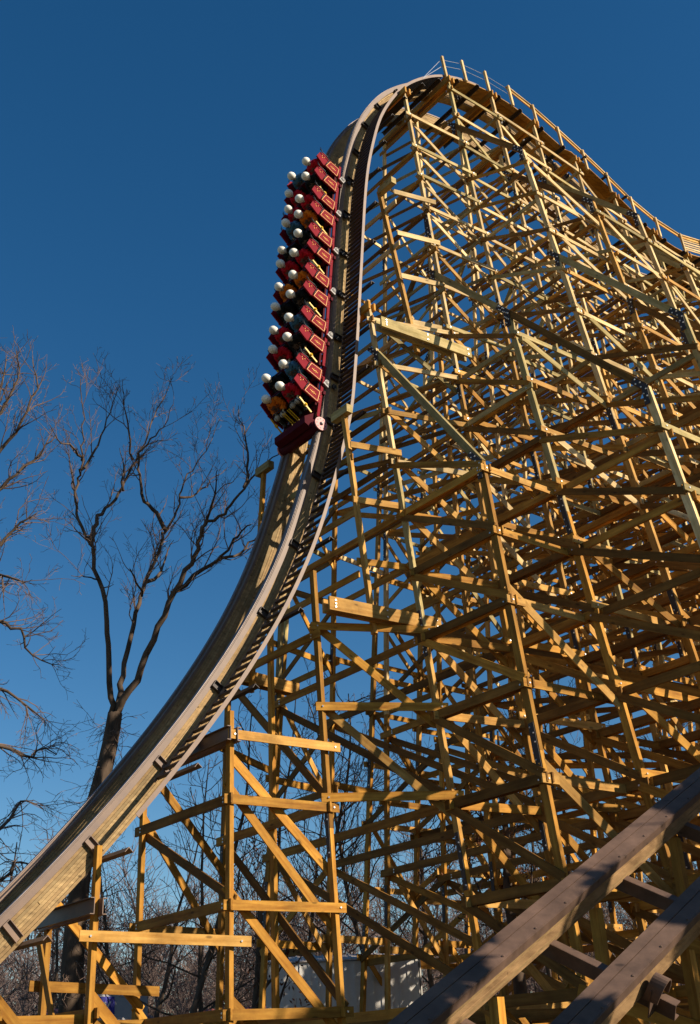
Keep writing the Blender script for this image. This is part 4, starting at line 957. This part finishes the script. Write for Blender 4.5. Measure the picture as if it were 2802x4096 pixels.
# ------------------------------------------------------------------ sheds behind
def shed(name, label, u0, u1, y0, y1, h, wm, rm, rib=0.3, pitch=0.5, depth=8):
    a_, b_ = Vector(gp(u0, y0)), Vector(gp(u1, y1)); d = (b_ - a_); L = d.length; d.normalize(); nrm = Vector((-d.y, d.x, 0))
    if nrm.y < 0: nrm = -nrm
    root = tag(empty(name, (a_ + b_) / 2), label, 'shed')
    mb = MB(); n = int(L / rib)
    zz = GZ
    for i in range(n):                      # ribbed sheet: flat pan plus raised rib
        c = a_ + d * (rib * (i + 0.5)) + Vector((0, 0, h / 2))
        mb.box(c, d * (rib / 2), nrm * 0.02, UP * (h / 2)); mb.box(c - nrm * 0.035 + d * rib * 0.3, d * 0.035, nrm * 0.0145, UP * (h / 2 - 0.01))
    for s_ in (a_ + d * 0.02, b_ - d * 0.02): mb.box(s_ + nrm * (depth / 2 + 0.03) + UP * h / 2, d * 0.02, nrm * depth / 2, UP * (h / 2))
    mb.box((a_ + b_) / 2 + nrm * (depth + 0.03) + UP * h / 2, d * L / 2, nrm * 0.02, UP * h / 2)
    mb.build('wall', wm, root, origin=(a_ + b_) / 2)
    mb = MB(); c = (a_ + b_) / 2 + UP * (h + pitch / 2 + 0.06) + nrm * (depth / 4)
    sl_ = (nrm * depth / 2 + UP * pitch)
    for i in range(int((L + 0.6) / rib)):
        q = a_ - d * 0.3 + d * (rib * (i + 0.5)) + UP * (h + 0.04) - nrm * 0.1
        mb.box(q + sl_ / 2, d * (rib / 2 - 0.004), sl_ / 2, UP * 0.02); mb.box(q + sl_ / 2 + UP * 0.035, d * 0.03, sl_ / 2 * 0.998, UP * 0.014)
        q2 = q + sl_; s2 = (nrm * (depth / 2 + 0.3) - UP * pitch); mb.box(q2 + s2 / 2, d * (rib / 2 - 0.004), s2 / 2, UP * 0.02)
    mb.build('roof', rm, root, origin=c)
    return root, a_, d, nrm
shed('metal_shed', 'white ribbed metal shed behind the middle bays, striped with shadows', 605, 960, 39, 39.5, 4.75, M['metal_wall'], M['roofw'], depth=2.5, pitch=0.25)
shed('grey_shed', 'low grey shed behind the tall post left of the white shed', 395, 590, 42, 41, 2.5, M['grey_wall'], M['redroof'], depth=6, pitch=1.2)
r_, a_, d_, n_ = shed('cream_shed', 'pale shed with a blue framed sign at the bottom left', 175, 385, 42, 44, 3.1, M['cream'], M['redroof'], depth=6, pitch=0.9)
sgn = aty(238, 2296, 41.3)
sg_ = tag(empty('wall_sign', sgn), 'blue framed square sign over grey boards on the pale shed', 'sign')
mb = MB(); mb.box(sgn + UP * -0.15 + d_ * 0.5, d_ * 1.1, n_ * 0.02, UP * 0.75); mb.build('board', M['signgrey'], sg_, origin=sgn)
mb = MB()
for (dx, dz, hx, hz) in ((0, 0.42, 0.32, 0.05), (0, -0.12, 0.32, 0.05), (-0.29, 0.15, 0.05, 0.22), (0.29, 0.15, 0.05, 0.22)): mb.box(sgn - n_ * 0.04 + d_ * dx + UP * dz, d_ * hx, n_ * 0.015, UP * hz)
for (dx, hx, hz) in ((-0.55, 0.03, 0.12), (-0.42, 0.03, 0.10), (-0.3, 0.07, 0.03), (0.0, 0.10, 0.02), (0.2, 0.04, 0.08), (0.5, 0.03, 0.10)): mb.box(sgn - n_ * 0.04 + d_ * dx + UP * -0.42, d_ * hx, n_ * 0.01, UP * hz)
mb.build('frame', M['blue'], sg_, origin=sgn)
mb = MB()
mb.box(sgn - n_ * 0.035 + UP * 0.15, d_ * 0.235, n_ * 0.005, UP * 0.215, 0)
for (x0, z0, x1, z1) in ((-0.15, 0.0, -0.02, 0.3), (-0.02, 0.3, 0.03, 0.05), (0.03, 0.05, 0.18, 0.32)):
    p_, q_ = sgn - n_ * 0.05 + d_ * x0 + UP * z0, sgn - n_ * 0.05 + d_ * x1 + UP * z1; dd = q_ - p_; mb.box((p_ + q_) / 2, dd / 2, n_ * 0.004, dd.cross(n_).normalized() * 0.03, 1)
mb.build('emblem', [M['blue'], M['metal_wall']], sg_, origin=sgn)
